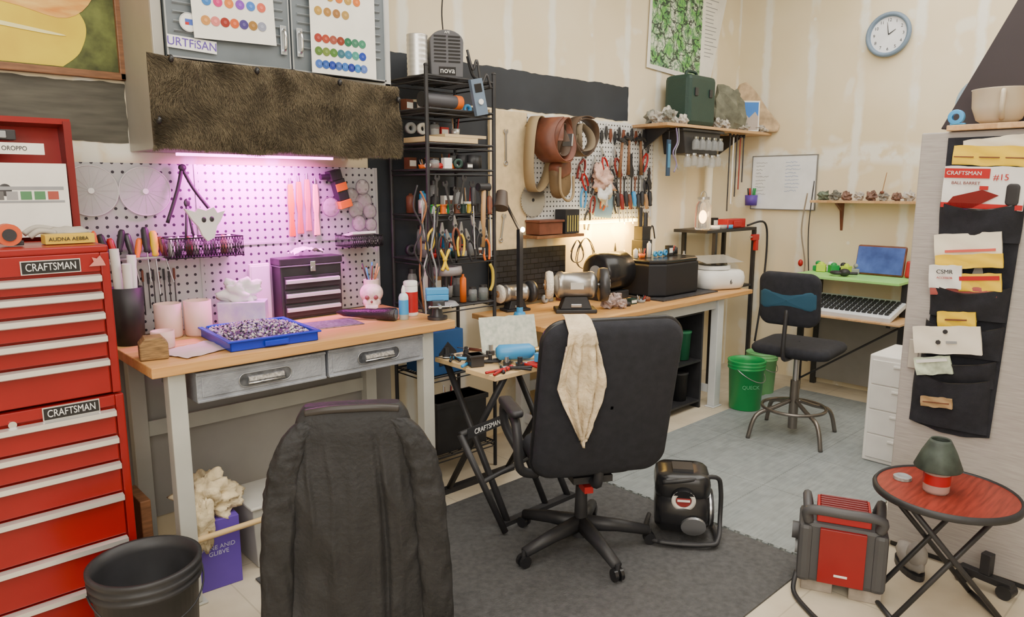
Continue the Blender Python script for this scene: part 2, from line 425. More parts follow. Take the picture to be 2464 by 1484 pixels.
# ---------------------------------------------------------------- upper cabinet
t=T("wall_cabinet","grey steel double-door wall cabinet with ribbed doors","cabinet",(0,0,0))
m=M();x0,x1,y0,z0,z1=.955,2.035,3.05,1.80,3.1
m.box(x0,x0+.02,y0,WY-.01,z0,z1,CABS).box(x1-.02,x1,y0,WY-.01,z0,z1,CABS).box(x0+.02,x1-.02,y0+.02,WY-.01,z1-.02,z1,CABS)
m.box(x0+.02,x1-.02,y0+.02,WY-.01,2.12,2.14,CABS).box(x0+.02,x1-.02,WY-.03,WY-.01,z0,z1-.02,CABS)
m.box(x0,x0+.04,y0-.01,y0,z0+.3,z1,CABS).box(x1-.035,x1,y0-.01,y0,z0+.3,z1,mat((.5,.5,.48),.4,.3)).box(x0,x1,y0-.01,y0,2.125,2.145,CABS)
m.box(x0+.02,x1-.02,y0+.02,y0+.04,1.82,2.12,CABS)
t.p("body",m,.003)
RIB=mat((.42,.45,.47),.28,.6)
for a,b in ((1.0,1.512),(1.52,1.998)):
    m=M().box(a,b,y0-.022,y0,2.15,3.08,CABM)
    for i in range(24):
        z=2.245+i*.035
        m.poly([(a+.03,y0-.0225,z),(a+.03,y0-.033,z+.005),(a+.03,y0-.0225,z+.012)],(b-a-.06,0,0),RIB)
    m.box(a,a+.006,y0-.026,y0-.022,2.15,3.08,RIB).box(b-.006,b,y0-.026,y0-.022,2.15,3.08,RIB).box(a,b,y0-.026,y0-.022,2.15,2.156,RIB)
    d=t.p("door",m)
    hx=1.478 if a<1.2 else 1.553
    h=M().box(hx-.014,hx+.014,y0-.036,y0-.03,2.21,2.33,RIB)
    h.tube(smooth_path([(hx,y0-.034,2.225),(hx,y0-.052,2.24),(hx,y0-.052,2.30),(hx,y0-.034,2.315)],4),.006,CHROME)
    t.p("handle",h,.002,"chrome door handle",parent=d)
def chart(x0,x1,z0,z1,y,rows,label,tilt):
    t=T("colour_chart",label,"poster",((x0+x1)/2,y,z0))
    t.e.rotation_euler=(0,math.radians(tilt),0)
    w=(x1-x0)/2
    m=M().box(-w,w,0,.002,0,z1-z0,PAPER)
    for dz,cs,xo in rows:
        for i,c in enumerate(cs):
            x=-w+xo+i*((2*w-.07)/max(6,len(cs)) if len(cs)>=6 else .045)
            X=XF((x,0,dz),(90,0,0));c=[k*.8 for k in c]
            m.cyl((0,0,0),(0,0,.003),.0185,mat(c,.3),n=18,X=X)
            m.cyl((0,0,.003),(0,0,.0038),.007,mat([min(1,k*1.2+.04) for k in c],.25),n=12,X=X)
    t.p("sheet",m)
O=(.70,.18,.02);G=(.50,.30,.05);R_=(.32,.03,.02);B_=(.02,.05,.40);
chart(1.10,1.44,2.235,2.75,3.005,[(.07,[(.65,.30,.08),(.75,.22,.2),(.32,.03,.02),(.65,.12,.03),(.07,.05,.22),(.35,.18,.04),(.3,.32,.42)],.05),(.145,[(.04,.2,.55),(.65,.03,.2),(.75,.22,.04),(.25,.06,.5),(.06,.2,.6),(.7,.13,.08)],.06),(.215,[(.25,.42,.04),(.04,.35,.12),(.06,.42,.2),(.04,.2,.45)],.13),(.28,[O,G,R_,O,G,B_],.06),(.35,[G,O,B_,R_,O,G],.06)],"cream poster with rows of coloured glass dots",-2)
chart(1.60,1.93,2.15,2.75,3.005,[(.04,[(.06,.15,.5),(.03,.1,.4),(.02,.05,.35),(.05,.12,.4),(.04,.15,.5),(.02,.04,.3),(.04,.2,.55),(.1,.18,.5)],.035),(.095,[(.1,.2,.04),(.16,.24,.05),(.08,.2,.04),(.04,.15,.2),(.04,.2,.35),(.06,.3,.25),(.02,.06,.4)],.035),(.15,[(.35,.04,.03),(.4,.06,.03),(.35,.08,.05),(.25,.04,.02),(.02,.16,.08),(.05,.2,.12),(.05,.25,.15)],.035),(.265,[G,(.4,.2,.04),(.35,.16,.04),(.45,.28,.07)],.04),(.33,[G,O,G,O],.1),(.4,[G,O,G],.1)],"cream poster with rows of small coloured samples",0)
t=T("bumper_sticker","white sticker with purple lettering on the cabinet door","sticker",(1.095,3.018,2.205))
t.e.rotation_euler=(0,math.radians(2),0)
s_=t.p("backing",M().box(-.095,.095,.0,.002,-.024,.024,WHITE))
text("URTFiSAN",.045,(0,-.001,0),FY,PURPLE,s_,sx=.95)
t=T("round_sticker","round white seal sticker with blue and red shield","sticker",(1.085,3.012,2.285))
s_=t.p("backing",M().cyl((0,0,0),(0,.002,0),.036,WHITE,n=32).lathe([(.033,0),(.034,0),(.034,.001),(.033,.001)],GREY,X=XF((0,0,0),(90,0,0))).box(-.014,.014,-.001,0,-.01,.012,mat((.05,.1,.4),.5)).box(-.014,0,-.0015,0,-.01,.0,REDP))
# ---------------------------------------------------------------- fur
fm=mat((.050,.038,.023),.95,var=.15)
fm2=mat((.095,.073,.043),.95,var=.15)
fm3=mat((.165,.130,.078),.95,var=.15)
m=M()
fx0,fx1=.91,2.035
def furz(u,top): 
    return (2.150-.008*math.sin(u*9)-(.02*u)) if top else (1.80+.006*math.sin(u*14)+.004*math.sin(u*31))
def fsurf(u,v):
    x=fx0+(fx1-fx0)*u;z=furz(u,0)*(1-v)+furz(u,1)*v
    y=2.985-.028*math.sin(v*pi)**.4*math.sin(u*pi)**.15+.010*noise.noise(Vector((x*6,z*6,0)))
    return Vector((x,y,z))
m.grid(fsurf,60,24,fm)
B3=[([],[]),([],[]),([],[])]
for i in range(52000):
    u=random.random();v=random.random()
    edge=False
    if i%12==0: v=random.random()*.03;edge=True
    if i%25==0: u=random.choice((random.random()*.012,1-random.random()*.012))
    p=fsurf(u,v)
    q=noise.noise(p*16);a=noise.noise(p*8)*2.4+random.uniform(-.5,.5)-pi/2
    if edge: a=-pi/2+random.uniform(-.7,.7)
    l=random.uniform(.014,.028);w=.0010
    d=Vector((math.cos(a)*.8,-(random.uniform(.1,.3) if edge else random.uniform(.35,.9)),math.sin(a)*.9)).normalized()*l
    k=random.random()+q*.38
    B,Fc=B3[0 if k<.36 else (1 if k<.74 else 2)]
    o=len(B);B+= [p+Vector((-w,0,0)),p+Vector((w,0,0)),p+d];Fc.append((o,o+1,o+2))
for (B,Fc),mm_ in zip(B3,(fm,fm2,fm3)): m.add(B,Fc,mm_)
t=T("fur_pelt","shaggy dark brown fur pelt hanging from the cabinet","fur",(1.48,2.98,1.77),world=True)
t.p("pelt",m)
for x,z in ((.985,2.13),(1.32,2.12),(1.70,2.11),(2.01,2.06),(.925,1.90)):
    t.p("clip",M().ell((x,2.945,z),(.010,.012,.015),BLKG),label="black fastening clip")
one("spirit_level","lime yellow spirit level beside the cabinet","level",M().box(2.07,2.10,3.1,3.13,1.80,2.02,LIME).box(2.068,2.102,3.098,3.132,1.89,1.93,BLACK),(2.085,3.1,1.8),world=True,bev=.003)
one("led_strip","thin magenta light strip under the cabinet","light",M().box(1.10,1.85,3.30,3.32,1.785,1.797,mat((1,.22,.85),.5,emit=9)),(1.5,3.31,1.785),world=True)
# ---------------------------------------------------------------- pegboard 1
PB=peg_mat((.46,.46,.48),(.035,.03,.045),.0385,.17,metal=.35)
m=M().box(.72,2.17,3.405,3.425,1.003,1.752,PB)
for x in (.72,1.2,1.69,2.155): m.box(x,x+.014,3.400,3.405,1.003,1.752,mat((.46,.46,.48),.4,.4))
m.box(.72,2.17,3.400,3.405,1.375,1.385,mat((.46,.46,.48),.4,.4))
one("pegboard","grey steel pegboard behind the workbench","pegboard",m,(0,0,0),bev=0)
# ---------------------------------------------------------------- bench 1
t=T("workbench","grey steel workbench with butcher-block top and two drawers","workbench",(0,0,0))
t.p("worktop",M().box(.765,2.175,2.74,3.395,.958,1.0,BUTCH),.004,"butcher-block wooden worktop")
for x,y in ((.86,2.80),(2.03,2.80),(.86,3.33),(2.03,3.33)):
    m=M().box(x-.032,x+.032,y-.03,y+.03,.01,.955,LEG).box(x-.05,x+.05,y-.04,y+.04,0,.01,LEG)
    t.p("leg",m,.004,"pale grey steel leg")
t.p("stretcher",M().cyl((.86,2.80,.26),(2.03,2.80,.26),.012,mat((.6,.42,.2),.6)),label="wooden dowel stretcher")
t.p("rail",M().box(.89,2.0,3.34,3.36,.55,.62,LEG))
DPL=mat((.13,.14,.16),.35,.6,var=.4,vs=40)
for a,b,zt,zb in ((.93,1.478,.945,.825),(1.492,2.0,.948,.825)):
    d=t.p("drawer",M().box(a,b,2.775,3.2,zb,zt,DRW).box(a,b,2.768,2.775,zt-.012,zt,DRW).box(a,b,2.768,2.775,zb,zb+.01,DRW).box(a+.02,b-.02,2.771,2.775,zb+.02,zt-.02,DRW),.003,"grey steel drawer")
    c=(a+b)/2;z=(zt+zb)/2
    h=M();
    pts=[(c+.085*(1 if math.cos(q)>0 else -1)+.026*math.cos(q),2.7705,z+.028*math.sin(q)) for q in [2*pi*i/28+.01 for i in range(28)]]
    h.poly(pts,(0,-.003,0),DPL)
    h.tube([(p[0],2.767,p[2]) for p in pts],.002,STEEL,closed=True)
    h.poly([(c-.075,2.767,z+.014),(c-.075,2.758,z+.012),(c-.075,2.752,z-.004),(c-.075,2.756,z-.012),(c-.075,2.767,z-.014)],(.15,0,0),mat((.5,.51,.53),.3,.8,var=.5,vs=90))
    h.tube([(c-.078,2.756,z-.014),(c+.078,2.756,z-.014)],.003,CHROME)
    t.p("handle",h,label="recessed oval chrome pull",parent=d)
# ---------------------------------------------------------------- bench 1 objects
Z=1.001
one("wooden_block","small dark rounded block of wood on the bench corner","wood block",
    M().poly([(-.05,0,0),(.05,0,0),(.05,0,.06),(.03,0,.085),(-.03,0,.085),(-.05,0,.06)],(0,.09,0),mat((.22,.13,.05),.7,var=.5,vs=20,stretch=(1,1,8))),(.815,2.86,Z),-12,bev=.006)
def jar(x,y,r,h,m,label,name="candle_glass",cat="candle holder",grp=None):
    return one(name,label,cat,M().lathe([(0,0),(r*.9,0),(r,.01),(r,h),(r*.93,h),(r*.9,.02),(0,.02)],m).cyl((0,0,.021),(0,0,h*.55),r*.88,mat((.85,.55,.35),.6)),(x,y,Z),group=grp)
g="frosted candle glasses"
jar(1.00,3.27,.056,.15,FROST,"frosted pink glass candle holder on the bench",grp=g)
jar(1.115,3.24,.058,.155,FROST,"frosted pink glass candle holder on the bench",grp=g)
jar(.905,3.05,.045,.075,FROST,"short frosted glass candle holder on the bench",grp=g)
t=T("tissue_box","white patterned tissue box with tissue pulled out","tissue box",(1.335,3.275,Z),-32)
t.p("box",M().box(-.105,.105,-.055,.055,0,.125,mat((.66,.62,.62),.7,var=.3,vs=14,col2=(.40,.30,.55))),.003)
t.p("tissue",M().ell((-.005,0,.165),(.085,.035,.060),WHITE,n=40,h=26,nzs=.7,seed=4,fr=1.6,n2=.22))
t=T("bead_tray","blue plastic tray heaped with small beads and parts","tray",(1.275,2.98,Z),-4)
m=M();w,d,h=.185,.20,.045
m.box(-w,w,-d,d,0,.006,BLUE);
for a in ((-w,w,-d,-d+.008),(-w,w,d-.008,d),(-w,-w+.008,-d,d),(w-.008,w,-d,d)): m.box(a[0],a[1],a[2],a[3],0,h,BLUE)
m.box(-w-.012,w+.012,-d-.012,-d,h-.008,h,BLUE).box(-w-.012,w+.012,d,d+.012,h-.008,h,BLUE).box(-w-.012,-w,-d,d,h-.008,h,BLUE).box(w,w+.012,-d,d,h-.008,h,BLUE)
m.box(-.05,.05,-d-.016,-d-.002,.008,.03,BLUE)
t.p("tray",m,.003)
bm=[mat(c,.3,mt) for c,mt in (((.60,.57,.60),.3),((.10,.08,.14),.2),((.45,.25,.40),.3),((.02,.02,.03),0),((.7,.65,.6),0),((.30,.2,.5),.1))]
m=M()
for i in range(1700):
    x=random.uniform(-w+.012,w-.012);y=random.uniform(-d+.012,d-.012);k=random.uniform(.003,.007)
    z=.03+.038*(1-(x/w)**2)*(1-(y/d)**2)+random.uniform(0,.006)
    v=[(x+k,y,z),(x-k,y,z),(x,y+k,z),(x,y-k,z),(x,y,z+k),(x,y,z-k)]
    m.add(v,[(0,2,4),(2,1,4),(1,3,4),(3,0,4),(2,0,5),(1,2,5),(3,1,5),(0,3,5)],random.choice(bm))
m.box(-w+.009,w-.009,-d+.009,d-.009,.006,.03,bm[1])
o=one("bead_pile","heap of mixed small metallic and dark beads","beads",m,(1.275,2.98,Z),-4);o["kind"]="stuff"
one("parchment_sheet","translucent crumpled sheet on the bench","paper",M().grid(lambda u,v:Vector(((u-.5)*.26,(v-.5)*.2,.004+.004*noise.noise(Vector((u*6,v*6,0))))),14,12,mat((.62,.50,.48),.5)),(1.0,2.93,Z),20)
one("metal_sheet","thin dark speckled metal sheet on the bench","sheet",M().box(-.16,.16,-.09,.09,0,.004,mat((.22,.20,.25),.4,.4,var=.5,vs=60)),(1.64,3.06,Z),-8)
t=T("tool_box","small black tool box with three silver drawer fronts","tool box",(1.70,3.29,Z))
t.p("body",M().box(-.165,.165,0,.10,0,.27,BLACK),.005)
t.p("lid",M().box(-.17,.17,-.006,.102,.27,.305,BLACK).box(-.17,.17,-.008,.102,.262,.27,mat((.1,.1,.12),.3)),.005)
SILV=mat((.66,.64,.68),.4,.3)
for z in (.045,.115,.185):
    d=t.p("drawer",M().box(-.15,.15,-.008,-.001,z-.030,z+.030,BLACK),.002)
    t.p("handle",M().poly([(-.145,-.008,z+.016),(-.145,-.022,z+.012),(-.145,-.022,z-.003),(-.145,-.008,z-.005)],(.29,0,0),SILV),parent=d,label="silver drawer pull")
t.p("latch",M().box(-.014,.014,-.016,-.008,.235,.285,CHROME).cyl((0,-.02,.25),(0,-.014,.25),.010,STEEL),.002,"chrome latch")
one("crumpled_paper","folded white paper on top of the tool box","paper",M().grid(lambda u,v:Vector(((u-.5)*.16,(v-.5)*.09,.02+.02*noise.noise(Vector((u*5,v*5,2)))+.02*math.sin(u*pi))),12,8,WHITE),(1.70,3.34,Z+.306))
one("paper_tray","white lidded plastic organiser standing against the pegboard","organiser",M().box(0,.10,0,.02,0,.28,WHITE).box(.005,.095,-.004,0,.01,.27,mat((.62,.60,.64),.5)),(1.42,3.375,Z),bev=.003)
t=T("torch","black knurled metal torch lying on the bench","torch",(1.86,3.05,Z),-54)
X=XF((0,0,.03),(0,90,0))
t.p("body",M().lathe([(0,-.16),(.005,-.16),(.018,-.12),(.022,-.04),(.026,.0),(.026,.05),(.03,.06),(.034,.12),(.034,.15),(.03,.155),(.0,.155)],mat((.03,.025,.03),.35,.3,bump=.3,bs=120),X=X))
t.p("lens",M().cyl((.1505,0,.03),(.157,0,.03),.026,GLASS))
t=T("skull_cup","pink ceramic skull cup holding pens","pen cup",(1.985,3.20,Z),-32)
SK=mat((.80,.62,.58),.45,var=.3,vs=25)
m=M().ell((0,0,.105),(.06,.07,.055),SK,n=24,h=16).ell((0,-.035,.062),(.045,.03,.035),SK).box(-.032,.032,-.066,-.02,.0,.05,SK)
DK=mat((.20,.06,.06),.6)
m.ell((-.022,-.064,.09),(.012,.01,.012),DK).ell((.022,-.064,.09),(.012,.01,.012),DK).ell((0,-.066,.068),(.006,.006,.008),DK)
for i in range(7): m.box(-.027+i*.008,-.021+i*.008,-.07,-.064,.03,.044,WHITE)
m.cyl((0,.01,.14),(0,.01,.175),.038,SK,.04)
t.p("cup",m,.002)
for i in range(9):
    a=i*.7;m=M();m.tube([(.018*math.cos(a),.01+.018*math.sin(a),.165),(.045*math.cos(a),.01+.045*math.sin(a),.24+.01*(i%3))],.004,[mat((.5,.28,.1),.5),BLACK,LBLUE,BROWN][i%4],n=6)
    t.p("pen",m)
def bottle(x,y,z,r,h,mb,mc,name,label,lab=None,group=None):
    t=T(name,label,"bottle",(x,y,z),group=group)
    t.p("body",M().lathe([(0,0),(r,0),(r,h*.66),(r*.8,h*.74),(r*.4,h*.78),(r*.4,h*.8),(0,h*.8)],mb,n=24))
    t.p("cap",M().lathe([(r*.45,h*.79),(r*.42,h*.88),(r*.15,h),(0,h)],mc,n=16))
    if lab: t.p("label",M().lathe([(r*1.02,h*.15),(r*1.02,h*.58)],lab,n=24))
    return t
bottle(2.0,2.93,Z,.024,.17,mat((.55,.68,.75),.3),WHITE,"glue_bottle","clear blue glue bottle with pointed white cap",LBLUE)
t=T("spray_bottle","white squat tub with red printed label","bottle",(2.085,2.99,Z))
t.p("body",M().lathe([(0,0),(.034,0),(.036,.01),(.036,.15),(.034,.155),(0,.155)],WHITE,n=28));t.p("label",M().lathe([(.0366,.02),(.0366,.125)],REDP,n=28));t.p("cap",M().lathe([(.036,.155),(.036,.175),(.03,.18),(0,.18)],WHITE,n=28))
t=T("bench_vise","grey and light blue bench vise on the worktop edge","vise",(2.125,2.82,Z),-30)
m=M().cyl((0,0,0),(0,0,.015),.05,IRON).cyl((0,0,.015),(0,0,.06),.03,IRON,.022).box(-.03,.03,-.06,.05,.06,.10,IRON)
t.p("base",m,.003)
t.p("jaw",M().box(-.055,.055,-.025,.034,.095,.125,LBLUE).box(-.055,.055,-.025,-.008,.125,.155,LBLUE).box(-.055,.055,.017,.034,.125,.155,LBLUE).ell((0,.04,.12),(.035,.03,.028),STEEL),.004,"light blue jaws")
t.p("screw",M().cyl((0,-.12,.08),(0,-.02,.08),.009,STEEL).cyl((-.05,-.115,.08),(.05,-.115,.08),.004,STEEL).ell((.05,-.115,.08),(.007,.007,.007),STEEL).ell((-.05,-.115,.08),(.007,.007,.007),STEEL))
t=T("storage_bin","tall black bin holding white paper rolls","bin",(.835,3.24,Z))
t.p("bin",M().lathe([(0,0),(.055,0),(.065,.24),(.06,.24),(.05,.01),(0,.01)],BLACK))
for i,(x,y) in enumerate(((-.02,0),(.022,.01),(0,-.025))): t.p("paper_roll",M().cyl((x,y,.02),(x*1.6,y*1.6,.40-.03*i),.018,WHITE))
# ------------- pegboard items
def disc(x,z,r):
    m=M().cyl((0,0,0),(0,-.006,0),r,CLEAR,n=48).cyl((0,-.006,0),(0,-.012,0),.012,mat((.9,.9,.9),.4),n=20)
    m.lathe([(r,0),(r+.003,.004),(r,.010),(r-.004,.004),(r,0)],mat((.8,.76,.78),.3,alpha=.7),n=48,X=XF((0,0,0),(90,0,0)))
    for i in range(16):
        a=i*pi/8;m.box(.012,r-.01,-.0075,-.0065,-.0006,.0006,mat((.5,.48,.50),.4),X=XF((0,0,0),(0,math.degrees(a),0)))
    one("plastic_disc","clear round ribbed plastic disc hung on the pegboard","disc",m,(x,3.395,z),group="clear discs")
disc(.775,1.635,.104);disc(.985,1.632,.104)
def wire_basket(x0,x1,z0,z1,y0,y1,label):
    m=M();W=mat((.02,.02,.022),.4,.5)
    n=int((x1-x0)/.012)
    for z in (z0,z1): m.tube([(x0,y0,z),(x1,y0,z),(x1,y1,z),(x0,y1,z)],.003,W,n=6,closed=True)
    for i in range(n+1):
        x=x0+(x1-x0)*i/n
        m.tube([(x,y0,z1),(x,y0,z0),(x,y1,z0)],.0016,W,n=4)
        if i<n-1: m.tube([(x,y0,z0),(x+(x1-x0)*2/n,y0,z1)],.0016,W,n=4);m.tube([(x+(x1-x0)*2/n,y0,z0),(x,y0,z1)],.0016,W,n=4)
    for x in (x0,x1):
        k=int((y1-y0)/.014)
        for i in range(k+1): y=y0+(y1-y0)*i/k;m.tube([(x,y,z1),(x,y,z0)],.0016,W,n=4)
    m.box(x0,x1,y0+.003,y1,z0-.001,z0+.002,W)
    return one("wire_basket",label,"basket",m,((x0+x1)/2,y1,z0),world=True)
wire_basket(1.02,1.34,1.345,1.43,3.24,3.395,"black wire mesh basket hung on the pegboard")
wire_basket(1.90,2.09,1.345,1.40,3.24,3.395,"shallow black wire tray hung on the pegboard")
one("paper_packet","white folded packet lying in the wire tray","packet",M().box(-.075,.075,-.05,.05,0,.015,WHITE),(1.99,3.31,1.398),5,bev=.003,rx=-12)
for i in range(8):
    c=[WHITE,STEEL,BROWN,WHITE,mat((.6,.4,.6),.4),STEEL,TAN,WHITE][i]
    one("craft_bottle","small craft supply vial in the wire basket","vial",M().lathe([(0,0),(.014,0),(.014,.06),(.008,.07),(.008,.085),(0,.085)],c,n=14),(1.045+i*.038,3.30+.03*(i%2),1.35),group="vials in the wire basket")
one("braided_strap","black braided strap hung as a triangle","strap",M().tube(smooth_path([(0,0,.0),(-.03,-.01,-.10),(-.085,-.02,-.24)],5),.0085,BLACK).tube(smooth_path([(0,0,.0),(.04,-.01,-.09),(.105,-.02,-.19)],5),.0085,BLACK).ell((0,-.005,0),(.018,.012,.016),BLACK),(1.135,3.36,1.735))
one("pincers","long dark pincers hanging from the strap","pincers",M().tube([(0,0,0),(-.012,0,-.12),(-.02,0,-.2)],.006,IRON).tube([(0,0,0),(.014,0,-.12),(.03,0,-.2)],.006,IRON).ell((0,0,0),(.014,.008,.02),IRON),(1.135,3.33,1.58))
m=M().poly([(-.09,0,.06),(-.045,0,.045),(-.03,0,.06),(0,0,.05),(.035,0,.065),(.05,0,.04),(.085,0,.05),(.06,0,0),(.045,0,-.02),(.03,0,-.07),(.0,0,-.085),(-.02,0,-.06),(-.035,0,-.02),(-.06,0,.01)],(0,-.02,0),WHITE)
m.ell((-.012,-.022,.01),(.01,.004,.012),BLACK).ell((.022,-.022,.012),(.01,.004,.012),BLACK)
one("white_ornament","white horned skull ornament in the wire basket","ornament",m,(1.17,3.225,1.50),bev=.004)
for i,(c) in enumerate((REDP,mat((.35,.05,.05),.5),mat((.40,.12,.12),.5),mat((.75,.35,.30),.5))):
    x=1.655+i*.045
    one("hand_file",["red","dark red","rose","salmon"][i]+" hand file hung on the pegboard","file",
        M().poly([(-.012,0,0),(.012,0,0),(.017,0,-.10),(.011,0,-.16),(.017,0,-.26),(-.017,0,-.26),(-.011,0,-.16),(-.017,0,-.10)],(0,-.012,0),c).cyl((0,-.005,.0),(0,-.005,.03),.006,STEEL),(x,3.392,1.665+.012*(i%3)),group="hand files",bev=.004)
m=M().box(-.03,.03,-.05,0,-.09,.02,BLACK).box(-.045,.02,-.055,0,.02,.07,BLACK).box(-.035,.035,-.055,0,-.13,-.09,ORANGE).cyl((-.045,-.03,.045),(-.09,-.03,.055),.014,BLACK)
m.box(-.032,.032,-.056,-.05,-.04,.0,ORANGE)
one("cordless_drill","black and orange cordless drill hung on the pegboard","drill",m,(1.91,3.392,1.67),0,bev=.006,ry=-15)
for i,(x,z,r) in enumerate(((2.0,1.60,.045),(2.07,1.57,.05),(2.02,1.53,.045),(2.10,1.52,.04),(2.03,1.46,.042),(2.1,1.45,.035),(1.86,1.55,.05),(2.05,1.65,.04))):
    one("glass_disc","clear round crystal-like disc hung on the pegboard","glass disc",M().lathe([(0,.014),(r*.4,.016),(r*.8,.01),(r,0),(r*.8,-.0),(0,0)],mat((.50,.44,.44),.1,alpha=.4),n=9,X=XF((0,0,0),(90,0,0)),smooth=False).lathe([(r,0),(r*1.05,.003),(r,.006)],mat((.25,.22,.25),.3,.5),n=18,X=XF((0,0,0),(90,0,0))),(x,3.39-.004*i,z),group="round glass discs")
def screwdriver(x,y,z,c,l=.20,tilt=0,grp="screwdrivers",lab="screwdriver with coloured handle in the rack",s=1.15):
    t=T("screwdriver",lab,"screwdriver",(x,y,z),group=grp);t.e.rotation_euler=(math.radians(-8),math.radians(tilt),0);t.e.scale=(s,s,s)
    t.p("handle",M().lathe([(0,0),(.008,0),(.013,-.01),(.014,-.05),(.010,-.075),(.012,-.085),(.006,-.09),(0,-.09)],c,n=12,X=XF((0,0,.045))))
    t.p("shaft",M().cyl((0,0,-.045),(0,0,-l+.05),.003,STEEL,n=8))
    return t
cs=[ORANGE,BLACK,REDP,BLACK,IRON,ORANGE,BLACK,YELLOW,BROWN]
for i in range(9):
    screwdriver(.76+i*.033,3.35,1.425-.018*(i%3),cs[i],.2+.03*(i%2),random.uniform(-14,14),lab=["orange","black","red","black","dark grey","orange","black","yellow","brown"][i]+" handled screwdriver in the pegboard rack",s=random.uniform(.95,1.25))
one("tool_rack","steel rail rack holding screwdrivers on the pegboard","rack",M().box(.74,1.05,3.33,3.398,1.345,1.352,STEEL),(.9,3.39,1.345),world=True)
for i in range(9):
    one("needle_file","thin dark steel tool hanging on the pegboard","file",M().cyl((0,0,0),(0,0,-.16-.02*(i%3)),.0025,IRON,n=6).cyl((0,0,0),(0,0,-.05),.005,[BLACK,IRON,BROWN][i%3],n=8),(.90+i*.022,3.39,1.29-.012*(i%2)),group="thin hanging files")
def pliers(x,y,z,c,rz=0,tilt=0,s=1,lab="pliers with coloured grips hung on the pegboard"):
    t=T("pliers",lab,"pliers",(x,y,z),group="hanging pliers");t.e.rotation_euler=(0,math.radians(tilt),0);t.e.scale=(s,s,s)
    t.p("head",M().poly([(-.004,0,.05),(.004,0,.05),(.014,0,.0),(.006,0,-.02),(-.006,0,-.02),(-.014,0,0)],(0,-.01,0),STEEL).cyl((0,0,-.002),(0,-.013,-.002),.007,IRON,n=12),.001)
    for k in (-1,1):
        t.p("grip",M().tube(smooth_path([(k*.004,-.005,-.015),(k*.022,-.005,-.05),(k*.022,-.005,-.1),(k*.014,-.005,-.135)],4),.0065,c))
def hammer(x,y,z,rz=0,tilt=0):
    t=T("hammer","claw hammer with dark handle hung head up","hammer",(x,y,z));t.e.rotation_euler=(0,math.radians(tilt),0)
    t.p("handle",M().tube([(0,0,0),(0,0,-.12),(0,0,-.26)],[.009,.011,.014],WOODD))
    t.p("head",M().cyl((-.05,0,.01),(-.01,0,.01),.014,IRON).box(-.02,.02,-.011,.011,-.005,.025,IRON).tube(smooth_path([(.015,0,.012),(.045,0,.01),(.065,0,-.012)],3),.008,IRON))
def wrench(x,y,z,l=.2,tilt=0,lab="steel spanner hung on the board",c=None):
    c=c or STEEL
    m=M().box(-.007,.007,-.004,0,-l,0,c)
    m.lathe([(.008,0),(.015,0),(.015,.005),(.008,.005),(.008,0)],c,n=14,X=XF((0,0,-l-.01),(90,0,0)))
    m.poly([(-.007,0,0),(-.018,0,.012),(-.016,0,.03),(-.007,0,.032),(-.006,0,.018),(.006,0,.018),(.007,0,.032),(.016,0,.03),(.018,0,.012),(.007,0,0)],(0,-.005,0),c)
    o=one("spanner",lab,"spanner",m,(x,y,z),group="hanging spanners");o.rotation_euler=(0,math.radians(tilt),0)
def brush(x,y,z,c=BLACK):
    m=M().poly([(-.008,0,0),(.008,0,0),(.012,0,-.08),(.03,0,-.12),(.03,0,-.17),(-.03,0,-.17),(-.03,0,-.12),(-.012,0,-.08)],(0,-.012,0),c)
    one("dust_brush","dark flat brush hung on the pegboard","brush",m,(x,y,z),bev=.003)
CC=[("white",WHITE),("black",BLACK),("grey",GREY),("red",REDP),("brown",BROWN),("dark green",DGREEN),("silver",ALU),("orange",ORANGE),("blue",LBLUE),("tan",TAN),("dark grey",IRON),("black",BLACK),("cream",PAPER),("dark grey",IRON),("brown",BROWN)]
